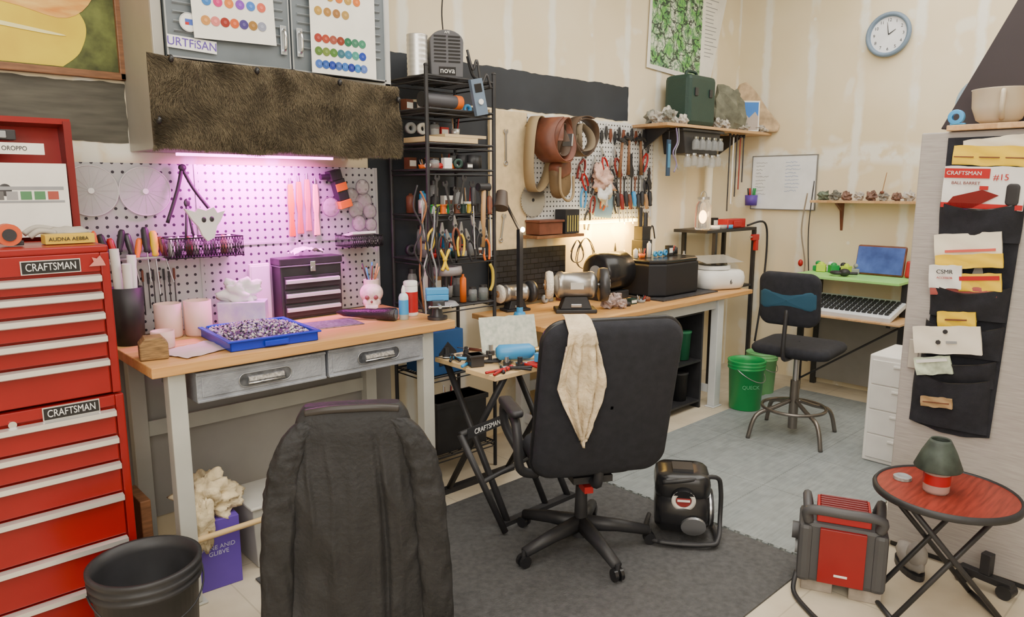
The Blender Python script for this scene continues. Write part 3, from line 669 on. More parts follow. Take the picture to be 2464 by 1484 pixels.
def clutter(x0,x1,y,z,n,where,grp,hmax=.12,seed=1,axis=0):
    rn=random.Random(seed);st=(x1-x0)/n
    for i in range(n):
        cn,c=rn.choice(CC);k=rn.randint(0,4);r=min(st*.42,.034)*rn.uniform(.75,1);h=rn.uniform(.45,1)*hmax
        a=x0+st*(i+.5);p=(a,y+rn.uniform(-.02,.02),z) if axis==0 else (y+rn.uniform(-.02,.02),a,z)
        if k==0:
            m=M().lathe([(0,0),(r,0),(r,h*.75),(r*.75,h*.85),(r*.75,h*.88)],JARG,n=18).cyl((0,0,.003),(0,0,h*.5),r*.85,c,n=16).cyl((0,0,h*.86),(0,0,h),r*.8,IRON,n=18);nm="supply_jar";lb="small glass jar of %s parts %s"%(cn,where);ct="jar"
        elif k==1:
            m=M().box(-r,r,-r*.8,r*.8,0,h*.8,c).box(-r*.85,r*.85,-r*.8-.001,-r*.8,h*.2,h*.6,PAPER if c!=PAPER else BROWN);nm="parts_box";lb="small %s parts box %s"%(cn,where);ct="box"
        elif k==2:
            m=M().lathe([(0,0),(r*.8,0),(r*.8,h),(r*.55,h*1.08),(r*.3,h*1.1),(r*.3,h*1.2),(0,h*1.2)],c,n=18);nm="spray_can";lb="%s aerosol can %s"%(cn,where);ct="can"
        elif k==3:
            m=M().lathe([(r*.45,0),(r,0),(r,r*.8),(r*.45,r*.8),(r*.45,0)],c,n=20,X=XF((0,0,r),(90,0,0)));nm="tape_spool";lb="%s roll of tape %s"%(cn,where);ct="tape"
        else:
            m=M().lathe([(0,0),(r*.8,0),(r,h*.5),(r*.92,h*.5),(r*.75,.005),(0,.005)],c,n=16)
            for q in range(4):
                b=q*1.7;m.tube([(r*.4*math.cos(b),r*.4*math.sin(b),.01),(r*.9*math.cos(b),r*.9*math.sin(b),h*1.15)],.0035,[BLACK,STEEL,TAN,REDP][q],n=6)
            nm="tool_cup";lb="%s cup of small tools %s"%(cn,where);ct="cup"
        one(nm,lb,ct,m,p,rn.uniform(-15,15) if axis==0 else -90,bev=.001 if k==1 else 0,group=grp)
# ---------------------------------------------------------------- black rack tower
t=T("storage_rack","tall black wire storage rack crowded with workshop supplies","rack",(0,0,0))
x0,x1,y0,y1=2.26,2.72,3.06,3.40
for x in (x0,x1):
    for y in (y0,y1): t.p("post",M().cyl((x,y,0),(x,y,2.26),.011,BLACK,n=12).ell((x,y,2.262),(.013,.013,.01),BLACK))
SZ=[2.215,2.05,1.875,1.74,1.50,1.26,1.0,.62,.15]
for z in SZ:
    m=M()
    for a in ((x0,y0,x1,y0),(x0,y1,x1,y1),(x0,y0,x0,y1),(x1,y0,x1,y1)):
        m.cyl((a[0],a[1],z),(a[2],a[3],z),.006,BLACK,n=8)
        m.cyl((a[0],a[1],z-.025),(a[2],a[3],z-.025),.004,BLACK,n=8)
    for i in range(1,14): y=y0+(y1-y0)*i/14;m.cyl((x0,y,z+.001),(x1,y,z+.001),.003,BLACK,n=6)
    for i in range(1,3): x=x0+(x1-x0)*i/3;m.cyl((x,y0,z-.005),(x,y1,z-.005),.004,BLACK,n=6)
    t.p("wire_shelf",m)
def tin(x,y,z,r,h,c,name,label,cat="tin",rib=True):
    pr=[(0,0),(r,0)]
    if rib:
        for i in range(8): pr+= [(r,h*(i+.2)/8),(r*.97,h*(i+.5)/8),(r,h*(i+.8)/8)]
    pr+=[(r,h),(r*.93,h),(r*.93,h-.01),(0,h-.01)]
    return one(name,label,cat,M().lathe(pr,c,n=28),(x,y,z))
s=2.222
tin(2.31,3.20,s,.055,.21,ALU,"metal_canister","ribbed silver metal canister on the black rack","canister")
tin(2.56,3.33,s,.05,.2,ALU,"metal_canister","ribbed silver metal canister behind the black heater","canister")
t=T("space_heater","small black upright heater with arched slotted front","heater",(2.43,3.10,s),-25)
pts=[(-.085,0,0),(.085,0,0),(.09,0,.18)]+[(.09*math.cos(a),0,.18+.06*math.sin(a)) for a in [pi*i/12 for i in range(1,12)]]+[(-.09,0,.18)]
t.p("body",M().poly(pts,(0,.1,0),mat((.085,.085,.095),.5)),.006)
m=M()
for i in range(8):
    for k in (-1,1): m.box(.006 if k>0 else -.07,.07 if k>0 else -.006,-.003,.0,.075+i*.018,.083+i*.018,BLKG)
t.p("grille",m)
nn=t.p("name_plate",M().box(-.045,.045,-.002,0,.01,.052,BLKG))
text("nova",.042,(0,-.003,.033),FY,WHITE,nn)
text("AFE",.018,(0,-.003,.225),FY,WHITE,nn)
one("tangled_chain","loose dark chain and hooks on the rack top","chain",M().tube(smooth_path([(2.55,3.08,s+.15),(2.58,3.07,s+.05),(2.60,3.06,s+.1),(2.63,3.06,s-.02),(2.66,3.05,s+.03),(2.69,3.05,s-.04)],6),.007,IRON).tube(smooth_path([(2.56,3.09,s+.12),(2.6,3.09,s+.02),(2.66,3.08,s+.01)],6),.009,BLACK),(2.6,3.08,s),world=True)
one("speaker_can","dark cylinder with orange end cap lying on the rack","cylinder",M().cyl((2.29,3.12,2.10),(2.49,3.12,2.10),.034,mat((.07,.07,.08),.5)).cyl((2.49,3.12,2.10),(2.53,3.12,2.10),.036,ORANGE).cyl((2.27,3.12,2.10),(2.29,3.12,2.10),.04,BLACK),(2.4,3.12,2.06),world=True,bev=.002)
one("clamp_meter","grey blue handheld meter clipped to the rack","meter",M().box(-.036,.036,-.02,.01,-.11,.08,mat((.12,.17,.24),.5)).box(-.022,.022,-.024,-.02,.01,.055,BLKG).cyl((0,-.022,-.04),(0,-.028,-.04),.015,WHITE),(2.58,3.035,2.14),-10,bev=.006,ry=-12)
g="wooden boards on the rack"
one("wood_board","pale wooden board stored flat on the rack","board",M().box(2.28,2.62,3.08,3.3,1.886,1.912,mat((.58,.43,.23),.7)),(2.4,3.1,1.886),world=True,group=g)
one("wood_board","pale short wooden board stored flat on the rack","board",M().box(2.40,2.69,3.09,3.28,1.914,1.93,mat((.52,.40,.24),.7)),(2.5,3.1,1.914),world=True,group=g)
for i,(x,z) in enumerate(((2.60,1.755),(2.66,1.755),(2.62,1.83),(2.55,1.755))):
    tin(x,3.11+.03*(i%2),z if i!=2 else 1.752,.028,.07,BLACK,"film_can","small black cylindrical can on the rack","can",rib=False)
for i in range(9):
    c=random.choice([REDP,ORANGE,BROWN,WHITE,mat((.3,.12,.08),.5)])
    one("trinket","small red stone nodule on the rack","stone",M().ell((0,0,.016),(.018,.016,.016),c,n=9,h=6,nzs=.5,seed=i,smooth=False),(2.29+i*.027,3.10+.02*(i%3),1.746),group="small stones on the rack")
for i in range(8):
    c=[GREEN,LIME,ORANGE,GREEN,BROWN,DGREEN,YELLOW,BLACK][i]
    one("spool","small coloured wire spool on the rack","spool",M().cyl((0,0,0),(0,0,.05),.016,c).cyl((0,0,0),(0,0,.006),.022,c).cyl((0,0,.044),(0,0,.05),.022,c),(2.30+i*.047,3.11,1.508),group="wire spools on the rack")
for j,(z,h) in enumerate(((2.058,.10),(1.937,.09),(1.748,.10),(1.508,.18),(1.268,.17),(1.008,.2),(.628,.2),(.158,.3))):
    clutter(2.30,2.70,3.33,z,5,"on the black rack","supplies on the black rack",h,seed=20+j)
for j,(z,h) in enumerate(((1.748,.09),(1.508,.13),(1.268,.15),(2.058,.08))):
    clutter(2.30,2.70,3.21,z,5,"on the black rack","supplies on the black rack",h,seed=40+j)
clutter(2.50,2.70,3.11,1.008,3,"on the black rack","supplies on the black rack",.14,seed=50)
clutter(2.30,2.70,3.11,1.268,6,"on the black rack","supplies on the black rack",.10,seed=51)
clutter(2.30,2.58,3.09,1.748,4,"on the black rack","supplies on the black rack",.07,seed=52)
for i in range(9):
    pliers(2.28+i*.044,3.04-.004*(i%2),1.45-.035*(i%3),[YELLOW,BLACK,BLACK,BROWN,YELLOW,BLACK,IRON,BLACK,ORANGE][i],tilt=random.uniform(-28,28),lab=["yellow","black","black","brown","yellow","black","grey","black","orange"][i]+" gripped pliers hung in the black rack")
for i in range(6):
    wrench(2.30+i*.06,3.04,1.68-.03*(i%3),.13,random.uniform(-18,18),"dark steel spanner hung in the black rack",IRON)
t=T("mallet","wooden handled mallet hung in the black rack","mallet",(2.62,3.035,1.64))
t.p("handle",M().tube([(0,0,0),(-.01,0,-.32)],.014,mat((.42,.25,.11),.5)));t.p("head",M().cyl((-.04,0,.01),(.04,0,.01),.022,BLACK))
for i in range(2): screwdriver(2.54+i*.12,3.03,1.60-.05*i,[BLACK,BROWN][i],.3,5,lab=["black","brown"][i]+" handled long screwdriver hung in the rack")
for i in range(7):
    P=[(2.17+.018*i,3.03,1.66-.03*i)];
    for k in range(7): P.append((2.17+.018*i+random.uniform(-.03,.03),3.02+random.uniform(-.01,.01),1.66-.11*(k+1)))
    one("power_cable",["black","brown","grey","black","black","grey","black"][i]+" cable hanging in loops beside the rack","cable",M().tube(smooth_path(P,5),.005,[BLACK,mat((.25,.10,.04),.6),mat((.30,.30,.30),.5),BLACK,BLACK,GREY,BLACK][i]),(2.22,3.03,1.6),world=True,group="hanging cables")
one("yellow_clamp","yellow spring clamp hung in the rack","clamp",M().tube(smooth_path([(-.03,0,.06),(.0,0,0),(-.02,0,-.05)],4),.009,YELLOW).tube(smooth_path([(.03,0,.06),(.0,0,.0),(.02,0,-.05)],4),.009,YELLOW).ell((0,0,.01),(.014,.012,.014),YELLOW),(2.34,3.03,1.26))
one("rubber_handle","yellow curved rubber handle hung beside the rack","handle",M().tube(smooth_path([(0,0,.08),(.02,0,.04),(.02,0,-.03),(0,0,-.07)],5),.009,mat((.5,.36,.04),.5)),(2.66,3.03,1.14))
t=T("magnifier_lamp","grey ring magnifier on a stand in the rack","magnifier",(2.40,3.10,1.007))
t.p("base",M().cyl((0,0,0),(0,0,.02),.07,GREY,.05));t.p("stem",M().cyl((0,0,.02),(0,0,.17),.01,IRON))
t.p("ring",M().lathe([(.05,0),(.085,0),(.09,.02),(.085,.045),(.05,.045),(.05,0)],mat((.25,.22,.23),.35),X=XF((0,0,.17))))
m=M().box(-.11,.11,-.12,.12,0,.24,mat((.015,.07,.20),.5)).poly([(-.06,-.121,.05),(.06,-.121,.05),(.06,-.121,.12),(0,-.121,.18),(-.06,-.121,.12)],(0,-.002,0),BLACK)
one("blue_box","dark blue cardboard carton on the lower rack shelf","carton",m,(2.38,3.19,.628),bev=.003)
one("black_carton","black plastic crate on the lowest rack shelf","crate",M().box(-.18,.18,-.08,.08,0,.3,BLACK).box(-.19,.19,-.09,.09,.27,.3,BLACK),(2.49,3.16,.158),bev=.004)
# ---------------------------------------------------------------- board + pegboard 2
one("fibre_board","raw tan fibreboard panel fixed to the wall","board",M().box(3.02,3.34,3.435,3.455,.885,2.125,mat((.68,.53,.31),.8,var=.12,vs=20)),(0,0,0))
one("pegboard","white perforated pegboard loaded with hand tools","pegboard",M().box(3.345,4.72,3.435,3.453,1.42,2.12,peg_mat((.70,.70,.68),(.04,.04,.04),.032,.19,0,.5)),(0,0,0))
one("tile_panel","glossy black brick-patterned panel behind the bench","panel",M().box(3.0,3.70,3.41,3.43,.89,1.25,brick_mat((.014,.014,.016),(.0,.0,.0))),(0,0,0))
def strap(rx,rz,w,m,turns=1.0,th=.006,a0=0,wob=.0,sd=0):
    n=int(44*turns);P=[]
    for i in range(n+1):
        a=a0+2*pi*turns*i/n;k=1-.13*i/n*turns+wob*math.sin(a*2.3+sd)
        P.append((rx*k*math.cos(a),rz*k*math.sin(a)))
    v=[]
    for q,(x,z) in enumerate(P):
        L=math.hypot(x,z);nx,nz_=x/L*th,z/L*th;yo=.02*math.sin(q*.25+sd)
        v+=[(x,-w/2+yo,z),(x,w/2+yo,z),(x+nx,w/2+yo,z+nz_),(x+nx,-w/2+yo,z+nz_)]
    f=[]
    for i in range(n):
        for j in range(4): f.append((i*4+j,i*4+(j+1)%4,(i+1)*4+(j+1)%4,(i+1)*4+j))
    f+=[(0,1,2,3),(n*4,n*4+3,n*4+2,n*4+1)]
    return M().add(v,f,m,True)
DBR=mat((.085,.05,.03),.6,var=.3)
t=T("leather_tool_belt","coiled brown leather tool belt hung on the board","tool belt",(3.44,3.27,1.95));t.e.rotation_euler=(0,math.radians(8),math.radians(14))
t.p("strap",strap(.125,.155,.17,BROWN,2.2,a0=2.1,wob=.05))
t.p("inner_strap",strap(.075,.10,.12,DBR,1.7,a0=.6,wob=.12,sd=2))
t.p("buckle",M().box(.06,.075,-.09,-.02,-.03,.05,STEEL),.002)
t=T("canvas_belt","tan canvas belt coiled behind the leather belt","belt",(3.37,3.36,1.85));t.e.rotation_euler=(0,0,math.radians(10))
t.p("strap",strap(.13,.26,.08,mat((.32,.235,.13),.85),1.3,a0=.3,wob=.04))
t=T("leather_strap","dark brown leather strap curled in a loop","strap",(3.72,3.29,1.98));t.e.rotation_euler=(0,0,math.radians(5))
t.p("strap",strap(.14,.14,.09,DBR,1.5,a0=1,wob=.06));t.p("inner_strap",strap(.08,.10,.07,mat((.22,.17,.11),.8),1.3,a0=3,wob=.1))
t=T("leather_holster","tan and brown leather pouch hanging below the belts","pouch",(3.53,3.31,1.70));t.e.rotation_euler=(0,math.radians(-12),math.radians(20))
t.p("pouch",M().pad(.22,.24,.08,.08,mat((.15,.095,.045),.6,var=.3)),label="leather pouch")
t.p("flap",M().pad(.20,.11,.095,.04,BROWN,X=XF((0,-.005,.07))))
t.p("trim_cord",M().tube(smooth_path([(-.10,-.05,.1),(-.12,-.05,-.05),(-.05,-.06,-.13),(.06,-.06,-.12),(.11,-.05,0)],6),.009,mat((.32,.235,.13),.85)))
m=M();n=40;pts=[]
for i in range(n):
    a=2*pi*i/n;pts+=[(.115*math.cos(a),0,.115*math.sin(a)),(.106*math.cos(a+.05),0,.106*math.sin(a+.05))]
m.poly(pts,(0,-.003,0),STEEL);m.cyl((0,-.003,0),(0,-.004,0),.012,BLACK)
one("saw_blade","round steel circular saw blade on the board","saw blade",m,(3.385,3.42,1.565))
wrench(3.15,3.43,1.98,.17,0,"steel spanner hung on the tan board");wrench(3.13,3.43,1.45,.13,10,"short steel spanner hung on the tan board")
one("wooden_box","brown wooden box on the wall board","box",M().box(3.33,3.55,3.30,3.43,1.34,1.42,BROWN).box(3.32,3.56,3.29,3.43,1.42,1.435,BROWN).box(3.30,3.76,3.29,3.43,1.315,1.335,WOODD),(3.44,3.36,1.315),world=True,bev=.003)
m=M().box(3.60,3.74,3.32,3.42,1.337,1.50,BLACK)
for i in range(5): m.box(3.615+i*.025,3.625+i*.025,3.315,3.32,1.35,1.46,mat((.42,.34,.07),.5))
one("drill_bit_case","black and yellow drill bit case on the shelf","case",m,(3.67,3.37,1.337),world=True,bev=.002)
yy=3.425
DRED=mat((.22,.02,.015),.5)
cl=[DRED,BROWN,REDP,BLACK,LBLUE,DRED,ORANGE,IRON,BLACK,REDP,BLACK,BROWN,DRED,BLACK,REDP,BLACK,BROWN]
nm=["dark red","brown","red","black","blue","dark red","orange","dark grey","black","red","black","brown","dark red","black","red","black","brown"]
for i,(x,z) in enumerate(((3.90,1.86),(4.0,1.82),(4.08,1.88),(4.17,1.80),(3.90,1.66),(4.0,1.60),(4.13,1.63),(4.22,1.60),(3.95,1.50),(4.62,1.92),(3.97,1.75),(4.12,1.74),(4.24,1.88),(4.60,1.72),(3.86,1.76),(4.20,1.70),(4.06,1.68))):
    pliers(x,yy-.006*(i%4),z,cl[i],tilt=random.uniform(-25,25),s=random.uniform(1.0,1.3),lab=nm[i]+" gripped pliers hung on the white pegboard")
for i in range(14):
    x=3.98+i*.05
    m=M().poly([(-.007,0,0),(.007,0,0),(.017,0,-.05),(.0,0,-.10),(-.017,0,-.05)],(0,-.01,0),[IRON,BROWN,BLACK][i%3]).cyl((0,-.004,0),(0,-.004,.02),.004,STEEL,n=8)
    one("gouge","short dark carving gouge on the pegboard","gouge",m,(x,yy,2.085-.016*(i%3)),group="carving gouges",bev=.001)
hammer(4.36,3.39,2.0);hammer(4.28,3.39,1.98,0,6);hammer(4.50,3.39,2.0,0,-4)
brush(4.43,yy,1.90);brush(4.56,yy,1.93);brush(4.66,yy,1.80)
for i in range(10): wrench(4.27+i*.044,yy,1.74-.02*(i%3),.14+.02*(i%2),0,"dark steel spanner hung on the white pegboard",[IRON,BROWN,IRON,STEEL][i%4])
for i in range(9): screwdriver(4.26+i*.05,3.405,1.56-.02*(i%2),[BLACK,DRED,BLACK,BROWN,LBLUE,BLACK,BLACK,TAN,BLACK][i],.18,random.uniform(-6,6),lab=["black","red","black","brown","blue","black","black","tan","black"][i]+" handled screwdriver on the white pegboard",s=1.3)
one("fabric_star","pale pink crumpled cloth rosette on the pegboard","cloth",M().ell((0,0,0),(.075,.03,.09),mat((.65,.42,.34),.7,var=.3,vs=20),nzs=1.2,seed=5,n=24,h=16,n2=.4).ell((.02,-.01,-.10),(.05,.02,.06),WHITE,nzs=1.4,seed=8,n=20,h=14,n2=.4),(4.05,3.38,1.70))
one("plastic_tray","pale blue plastic sheet hung on the pegboard","sheet",M().poly([(-.11,0,-.09),(.08,0,-.11),(.12,0,.05),(.02,0,.10),(-.10,0,.06)],(0,-.006,0),mat((.30,.48,.60),.4,alpha=.8)),(4.12,3.42,1.53))
for j in range(2): one("ring_hook","coiled black cable looped on the wall","cable",M().tube([((.06+.03*j)*math.cos(a)*(1+.12*math.sin(1.3*a+j)),.012*math.sin(2*a),(.08+.03*j)*math.sin(a)) for a in [2*pi*i/40 for i in range(101)]],.003,BLACK),(3.80+.09*j,3.39,1.20-.02*j),group="looped cables")
one("led_tube","warm glowing strip lamp below the pegboard","light",M().box(3.80,4.50,3.40,3.42,1.39,1.412,mat((1,.66,.16),.5,emit=20)),(4.2,3.41,1.39),world=True)
# ---------------------------------------------------------------- bench 2
t=T("workbench","long butcher-block workbench on pale steel legs","workbench",(0,0,0))
t.p("worktop",M().box(2.83,5.10,2.73,3.40,.838,.87,BUTCH),.004,"butcher-block wooden worktop")
LW=mat((.58,.60,.60),.45)
for x,y in ((4.72,2.80),(4.72,3.32),(3.2,2.80),(3.2,3.32)): t.p("leg",M().box(x-.04,x+.04,y-.03,y+.03,.01,.836,LW).box(x-.06,x+.06,y-.04,y+.04,0,.01,LW),.004,"pale grey steel leg")
for a in ((3.24,4.68,3.31,3.33,.3,.37),(4.71,4.73,2.83,3.29,.10,.16),(3.19,3.21,2.83,3.29,.10,.16),(3.24,4.68,2.79,2.81,.76,.83)): t.p("rail",M().box(*a,LW),.002)
Y2=.871
def grinder(x,y,rz,s,name,label):
    t=T(name,label,"bench grinder",(x,y,Y2),rz);t.e.scale=(s,s,s)
    t.p("base",M().poly([(-.11,-.07,0),(.11,-.07,0),(.11,.07,0),(-.11,.07,0)],(0,0,.02),BLACK).poly([(-.085,-.055,.02),(.085,-.055,.02),(.06,-.045,.085),(-.06,-.045,.085)],(0,.10,0),BLACK).box(-.03,.03,-.060,-.05,.03,.05,STEEL),.005,"black cast base")
    X=XF((0,0,.145),(0,90,0))
    t.p("motor",M().lathe([(0,-.115),(.04,-.115),(.066,-.10),(.072,-.09),(.072,-.07),(.069,-.068),(.069,.068),(.072,.07),(.072,.09),(.066,.10),(.04,.115),(0,.115)],mat((.40,.39,.38),.32,.85),X=X),label="grey steel motor housing")
    t.p("name_plate",M().box(-.035,.035,-.074,-.069,.13,.165,ALU))
    t.p("spindle",M().cyl((-.17,0,.145),(.18,0,.145),.009,STEEL))
    t.p("buffing_wheel",M().lathe([(0,-.016),(.070,-.018),(.076,0),(.070,.018),(0,.016)],mat((.78,.72,.62),.9,bump=.8,bs=80),n=28,X=XF((-.140,0,.145),(0,90,0))).lathe([(0,0),(.028,0),(.028,.006),(0,.008)],TAN,X=XF((-.160,0,.145),(0,-90,0))),label="white cotton buffing wheel")
    w=M().lathe([(.02,-.022),(.088,-.022),(.092,0),(.088,.022),(.02,.022),(.02,-.022)],mat((.07,.07,.075),.4,.5),n=28,X=XF((.150,0,.145),(0,90,0)))
    for i in range(14):
        a=i*2*pi/14;w.ell((.174,.060*math.cos(a),.145+.060*math.sin(a)),(.006,.011,.011),STEEL,n=8,h=5)
    w.cyl((.172,0,.145),(.185,0,.145),.025,STEEL)
    t.p("wire_wheel",w,label="dark wire wheel")
grinder(3.35,3.00,-40,1.18,"bench_grinder","bench polisher with white buffing wheel and silver motor")
grinder(3.10,3.29,-14,.78,"bench_grinder","smaller silver bench grinder beside the black tile panel")
t=T("desk_lamp","black jointed desk lamp with small glowing bulb","lamp",(2.96,3.10,Y2))
t.p("base",M().cyl((0,0,0),(0,0,.03),.042,LBLUE,.032).cyl((0,0,.03),(0,0,.06),.02,LBLUE),label="light blue round base")
t.p("stem",M().box(-.014,.014,-.014,.014,.03,.53,BLACK).tube([(0,0,.52),(-.10,-.02,.64),(-.16,-.03,.72)],.009,BLACK))
t.p("shade",M().cyl((-.21,-.06,.66),(-.17,-.03,.75),.045,mat((.07,.05,.04),.5),.032),label="dark brown lamp shade")
t.p("bulb",M().ell((0,-.025,.53),(.014,.014,.016),mat((1,.75,.45),.3,emit=30)))
t=T("rock_tumbler","black drum tumbler with domed ends on the bench","tumbler",(3.93,3.2,Y2))
t.p("body",M().box(-.15,.13,-.08,.12,0,.06,BLACK),.008)
t.p("drum",M().lathe([(0,-.15),(.11,-.15),(.135,-.13),(.135,.13),(.11,.15),(0,.15)],BLKG,X=XF((0,.0,.195),(0,90,0))).cyl((-.156,0,.195),(-.15,0,.195),.05,GREY),label="glossy black drum")
t=T("engraver_box","black octagonal enclosed machine on a dark mat","machine",(4.42,3.12,Y2))
pts=[(-.30,-.12),(-.2,-.2),(.2,-.2),(.30,-.12),(.30,.14),(.2,.2),(-.2,.2),(-.30,.14)]
t.p("housing",M().poly([(x,y,.012) for x,y in pts],(0,0,.23),mat((.010,.010,.013),.6)),.012)
t.p("lid",M().poly([(x*.97,y*.97,.243) for x,y in pts],(0,0,.025),BLKG),.008,"glossy black lid")
one("bench_mat","dark wire-grid mat under the black machine","mat",M().box(4.08,4.78,2.84,3.36,.871,.879,mat((.04,.04,.045),.5,var=.5,vs=60)),(4.4,3.1,.871),world=True)
t=T("turntable","white boxy record turntable at the bench end","turntable",(4.97,2.99,Y2),-20);t.e.scale=(1.12,1.12,1.25)
t.p("base",M().pad(.36,.30,.12,.08,WHITE,X=XF((0,0,.06),(90,0,0))),label="white plastic base")
t.p("platter",M().cyl((-.02,0,.122),(-.02,0,.145),.12,WHITE).cyl((-.02,0,.145),(-.02,0,.151),.10,BLKG))
t.p("lid",M().grid(lambda u,v:Vector(((u-.5)*.32,(v-.5)*.22,.165+.03*v)),4,4,mat((.45,.45,.42),.3,alpha=.7)).cyl((.12,.08,.12),(.12,.08,.16),.02,BLACK))
text("6",.04,(.02,-.152,.05),FY,BLACK,t.e)
for i,(x,y,r) in enumerate(((3.60,2.93,.042),(3.69,2.95,.045),(3.66,2.87,.03))):
    one("quartz_cluster","pinkish knobbly crystal cluster on the bench","crystal",M().ell((0,0,r),(r*1.2,r,r),mat((.32,.24,.22),.35,var=.6,vs=60),nzs=.6,seed=i+11,n=12,h=8,smooth=False),(x,y,Y2),group="crystal clusters")
g="small bottles at the back of the bench"
for i,(x,y,r,h,c) in enumerate(((3.70,3.36,.02,.16,mat((.03,.25,.1),.2)),(4.10,3.38,.018,.2,mat((.5,.4,.1),.3)),(4.50,3.385,.022,.34,BLACK),(4.22,3.385,.02,.36,LBLUE),(4.33,3.385,.02,.30,mat((.1,.12,.15),.3)),(4.65,3.385,.02,.30,WHITE),(3.74,3.33,.016,.2,YELLOW))):
    bottle(x,y,.88 if x>4.07 else Y2,r,h,c,[WHITE,BLACK][i%2],"small_bottle",["green glass","amber","tall black","light blue","dark","white","yellow"][i]+" bottle at the back of the bench",group=g)
clutter(4.16,4.72,3.16,1.142,9,"on the black machine lid","items on the black machine lid",.10,seed=77)
clutter(4.78,5.08,3.33,Y2,4,"at the back of the bench","items on the long bench",.22,seed=78)
clutter(3.40,3.75,3.38,Y2,4,"at the back of the bench","items on the long bench",.16,seed=79)
clutter(3.72,4.08,2.93,Y2,4,"at the front of the bench","items on the long bench",.05,seed=84)
m=M().box(-.06,.06,-.05,.05,0,.12,BLACK).box(-.05,.05,-.04,.04,.12,.22,BLACK).cyl((-.03,0,.22),(-.03,0,.36),.018,BLACK).cyl((.03,0,.22),(.03,0,.32),.022,IRON).tube(smooth_path([(.05,0,.1),(.12,0,.22),(.16,0,.12)],5),.006,BLACK)
one("soldering_station","tall black soldering station with round knobs","soldering station",m,(4.38,3.26,1.142),bev=.004)
t=T("wall_shelf","black metal shelf with legs beside the long bench","shelf",(0,0,0))
t.p("board",M().box(5.02,5.80,3.10,3.42,1.285,1.31,BLACK),.003)
for x,y in ((5.77,3.10),(5.77,3.39),(5.14,3.39),(5.14,3.10)): t.p("leg",M().box(x,x+.03,y,y+.03,0,1.285,BLACK));
t.p("board",M().box(5.15,5.75,3.10,3.42,.80,.82,BLACK),.003)
clutter(5.2,5.7,3.25,.822,6,"on the black metal shelf","items on the black shelf",.2,seed=81)
clutter(5.25,5.75,3.33,1.312,6,"on the black metal shelf","items on the black shelf",.11,seed=82)
t=T("glass_lantern","clear glass jar lantern with warm glowing filament","lantern",(5.10,3.20,1.312))
t.p("jar",M().lathe([(0,0),(.06,0),(.065,.02),(.065,.19),(.045,.215),(.045,.24)],GLASS,n=28))
t.p("lid",M().cyl((0,0,.24),(0,0,.26),.048,STEEL).tube([(.045*math.cos(a),0,.26+.045*math.sin(a)) for a in [pi*i/8 for i in range(9)]],.003,STEEL),label="steel lid with handle")
t.p("filament",M().ell((0,0,.10),(.022,.022,.05),mat((1,.55,.2),.3,emit=14)),label="glowing orange bulb")
one("red_box","red plastic parts case on the black shelf","case",M().box(-.14,.14,-.05,.05,0,.075,REDP).box(-.06,.06,-.06,-.05,.01,.06,REDP),(5.50,3.17,1.312),bev=.008)
one("glue_gun","red hot glue gun hanging off the shelf edge","glue gun",M().box(-.05,.05,-.015,.015,-.02,.03,REDP).box(.0,.04,-.015,.015,-.11,-.02,REDP).cyl((-.05,0,.01),(-.08,0,.01),.008,STEEL),(5.74,3.08,1.22),bev=.004)
for i in range(3): one("tape_roll","grey adhesive tape roll on the black shelf","tape",M().lathe([(.025,0),(.045,0),(.045,.03),(.025,.03),(.025,0)],[WHITE,GREY,LBLUE][i]),(5.20+i*.10,3.15,1.312),group="tape rolls")
one("black_cable","thick black cable draped over the shelf","cable",M().tube(smooth_path([(5.62,3.09,1.33),(5.83,3.05,1.35),(5.90,3.05,1.15),(5.88,3.06,.7),(5.82,3.07,.3)],7),.009,BLACK),(5.7,3.08,1.2),world=True)
# ---------------------------------------------------------------- shelf 2
t=T("corner_shelf","long wooden wall shelf with slotted metal brackets","shelf",(0,0,0))
t.p("board",M().box(4.44,5.985,3.11,3.45,2.09,2.112,BOARD),.003,"light wooden shelf board")
for x in (4.60,5.7): t.p("bracket",M().poly([(x,3.45,2.088),(x,3.2,2.088),(x,3.45,1.93)],(.012,0,0),IRON))
t=T("carry_case","dark green hard plastic carry case with top handle","case",(4.96,3.27,2.114))
t.p("body",M().box(-.19,.19,-.115,.115,0,.38,DGREEN),.035)
t.p("handle",M().tube(smooth_path([(-.07,0,.375),(-.06,0,.415),(.06,0,.415),(.07,0,.375)],5),.012,DGREEN))
for k in (-.1,.1): t.p("latch",M().box(k-.02,k+.02,-.125,-.115,.22,.28,BLACK),.003)
RK=[mat((.20,.20,.17),.8,var=.5,vs=20),mat((.36,.34,.30),.7,var=.5,vs=25),mat((.22,.13,.10),.8,var=.4,vs=20),mat((.14,.18,.13),.7,var=.4,vs=20),mat((.46,.42,.38),.6,var=.4,vs=30)]
def rock(x,y,z,r,k,grp,label,sd):
    one("rock",label,"rock",M().ell((0,0,r[2]*.85),r,RK[k],n=14,h=9,nzs=.9,seed=sd,smooth=False),(x,y,z),group=grp)
for i,(x,y,r) in enumerate(((4.50,3.25,.05),(4.56,3.19,.055),(4.65,3.25,.07),(4.58,3.35,.06),(4.72,3.17,.045),(5.24,3.18,.045),(5.32,3.17,.04))):
    rock(x,y,2.114,(r,r*.8,r*.9),[1,0,1,0,4,1,4][i],"rocks on the corner shelf","pale grey mineral rock on the corner shelf",i)
one("stone_slab","large upright grey-green stone on the corner shelf","rock",M().ell((0,0,.17),(.15,.06,.19),mat((.14,.14,.10),.85,var=.4,vs=15),n=16,h=10,nzs=.5,seed=9,smooth=False),(5.46,3.24,2.114),-35)
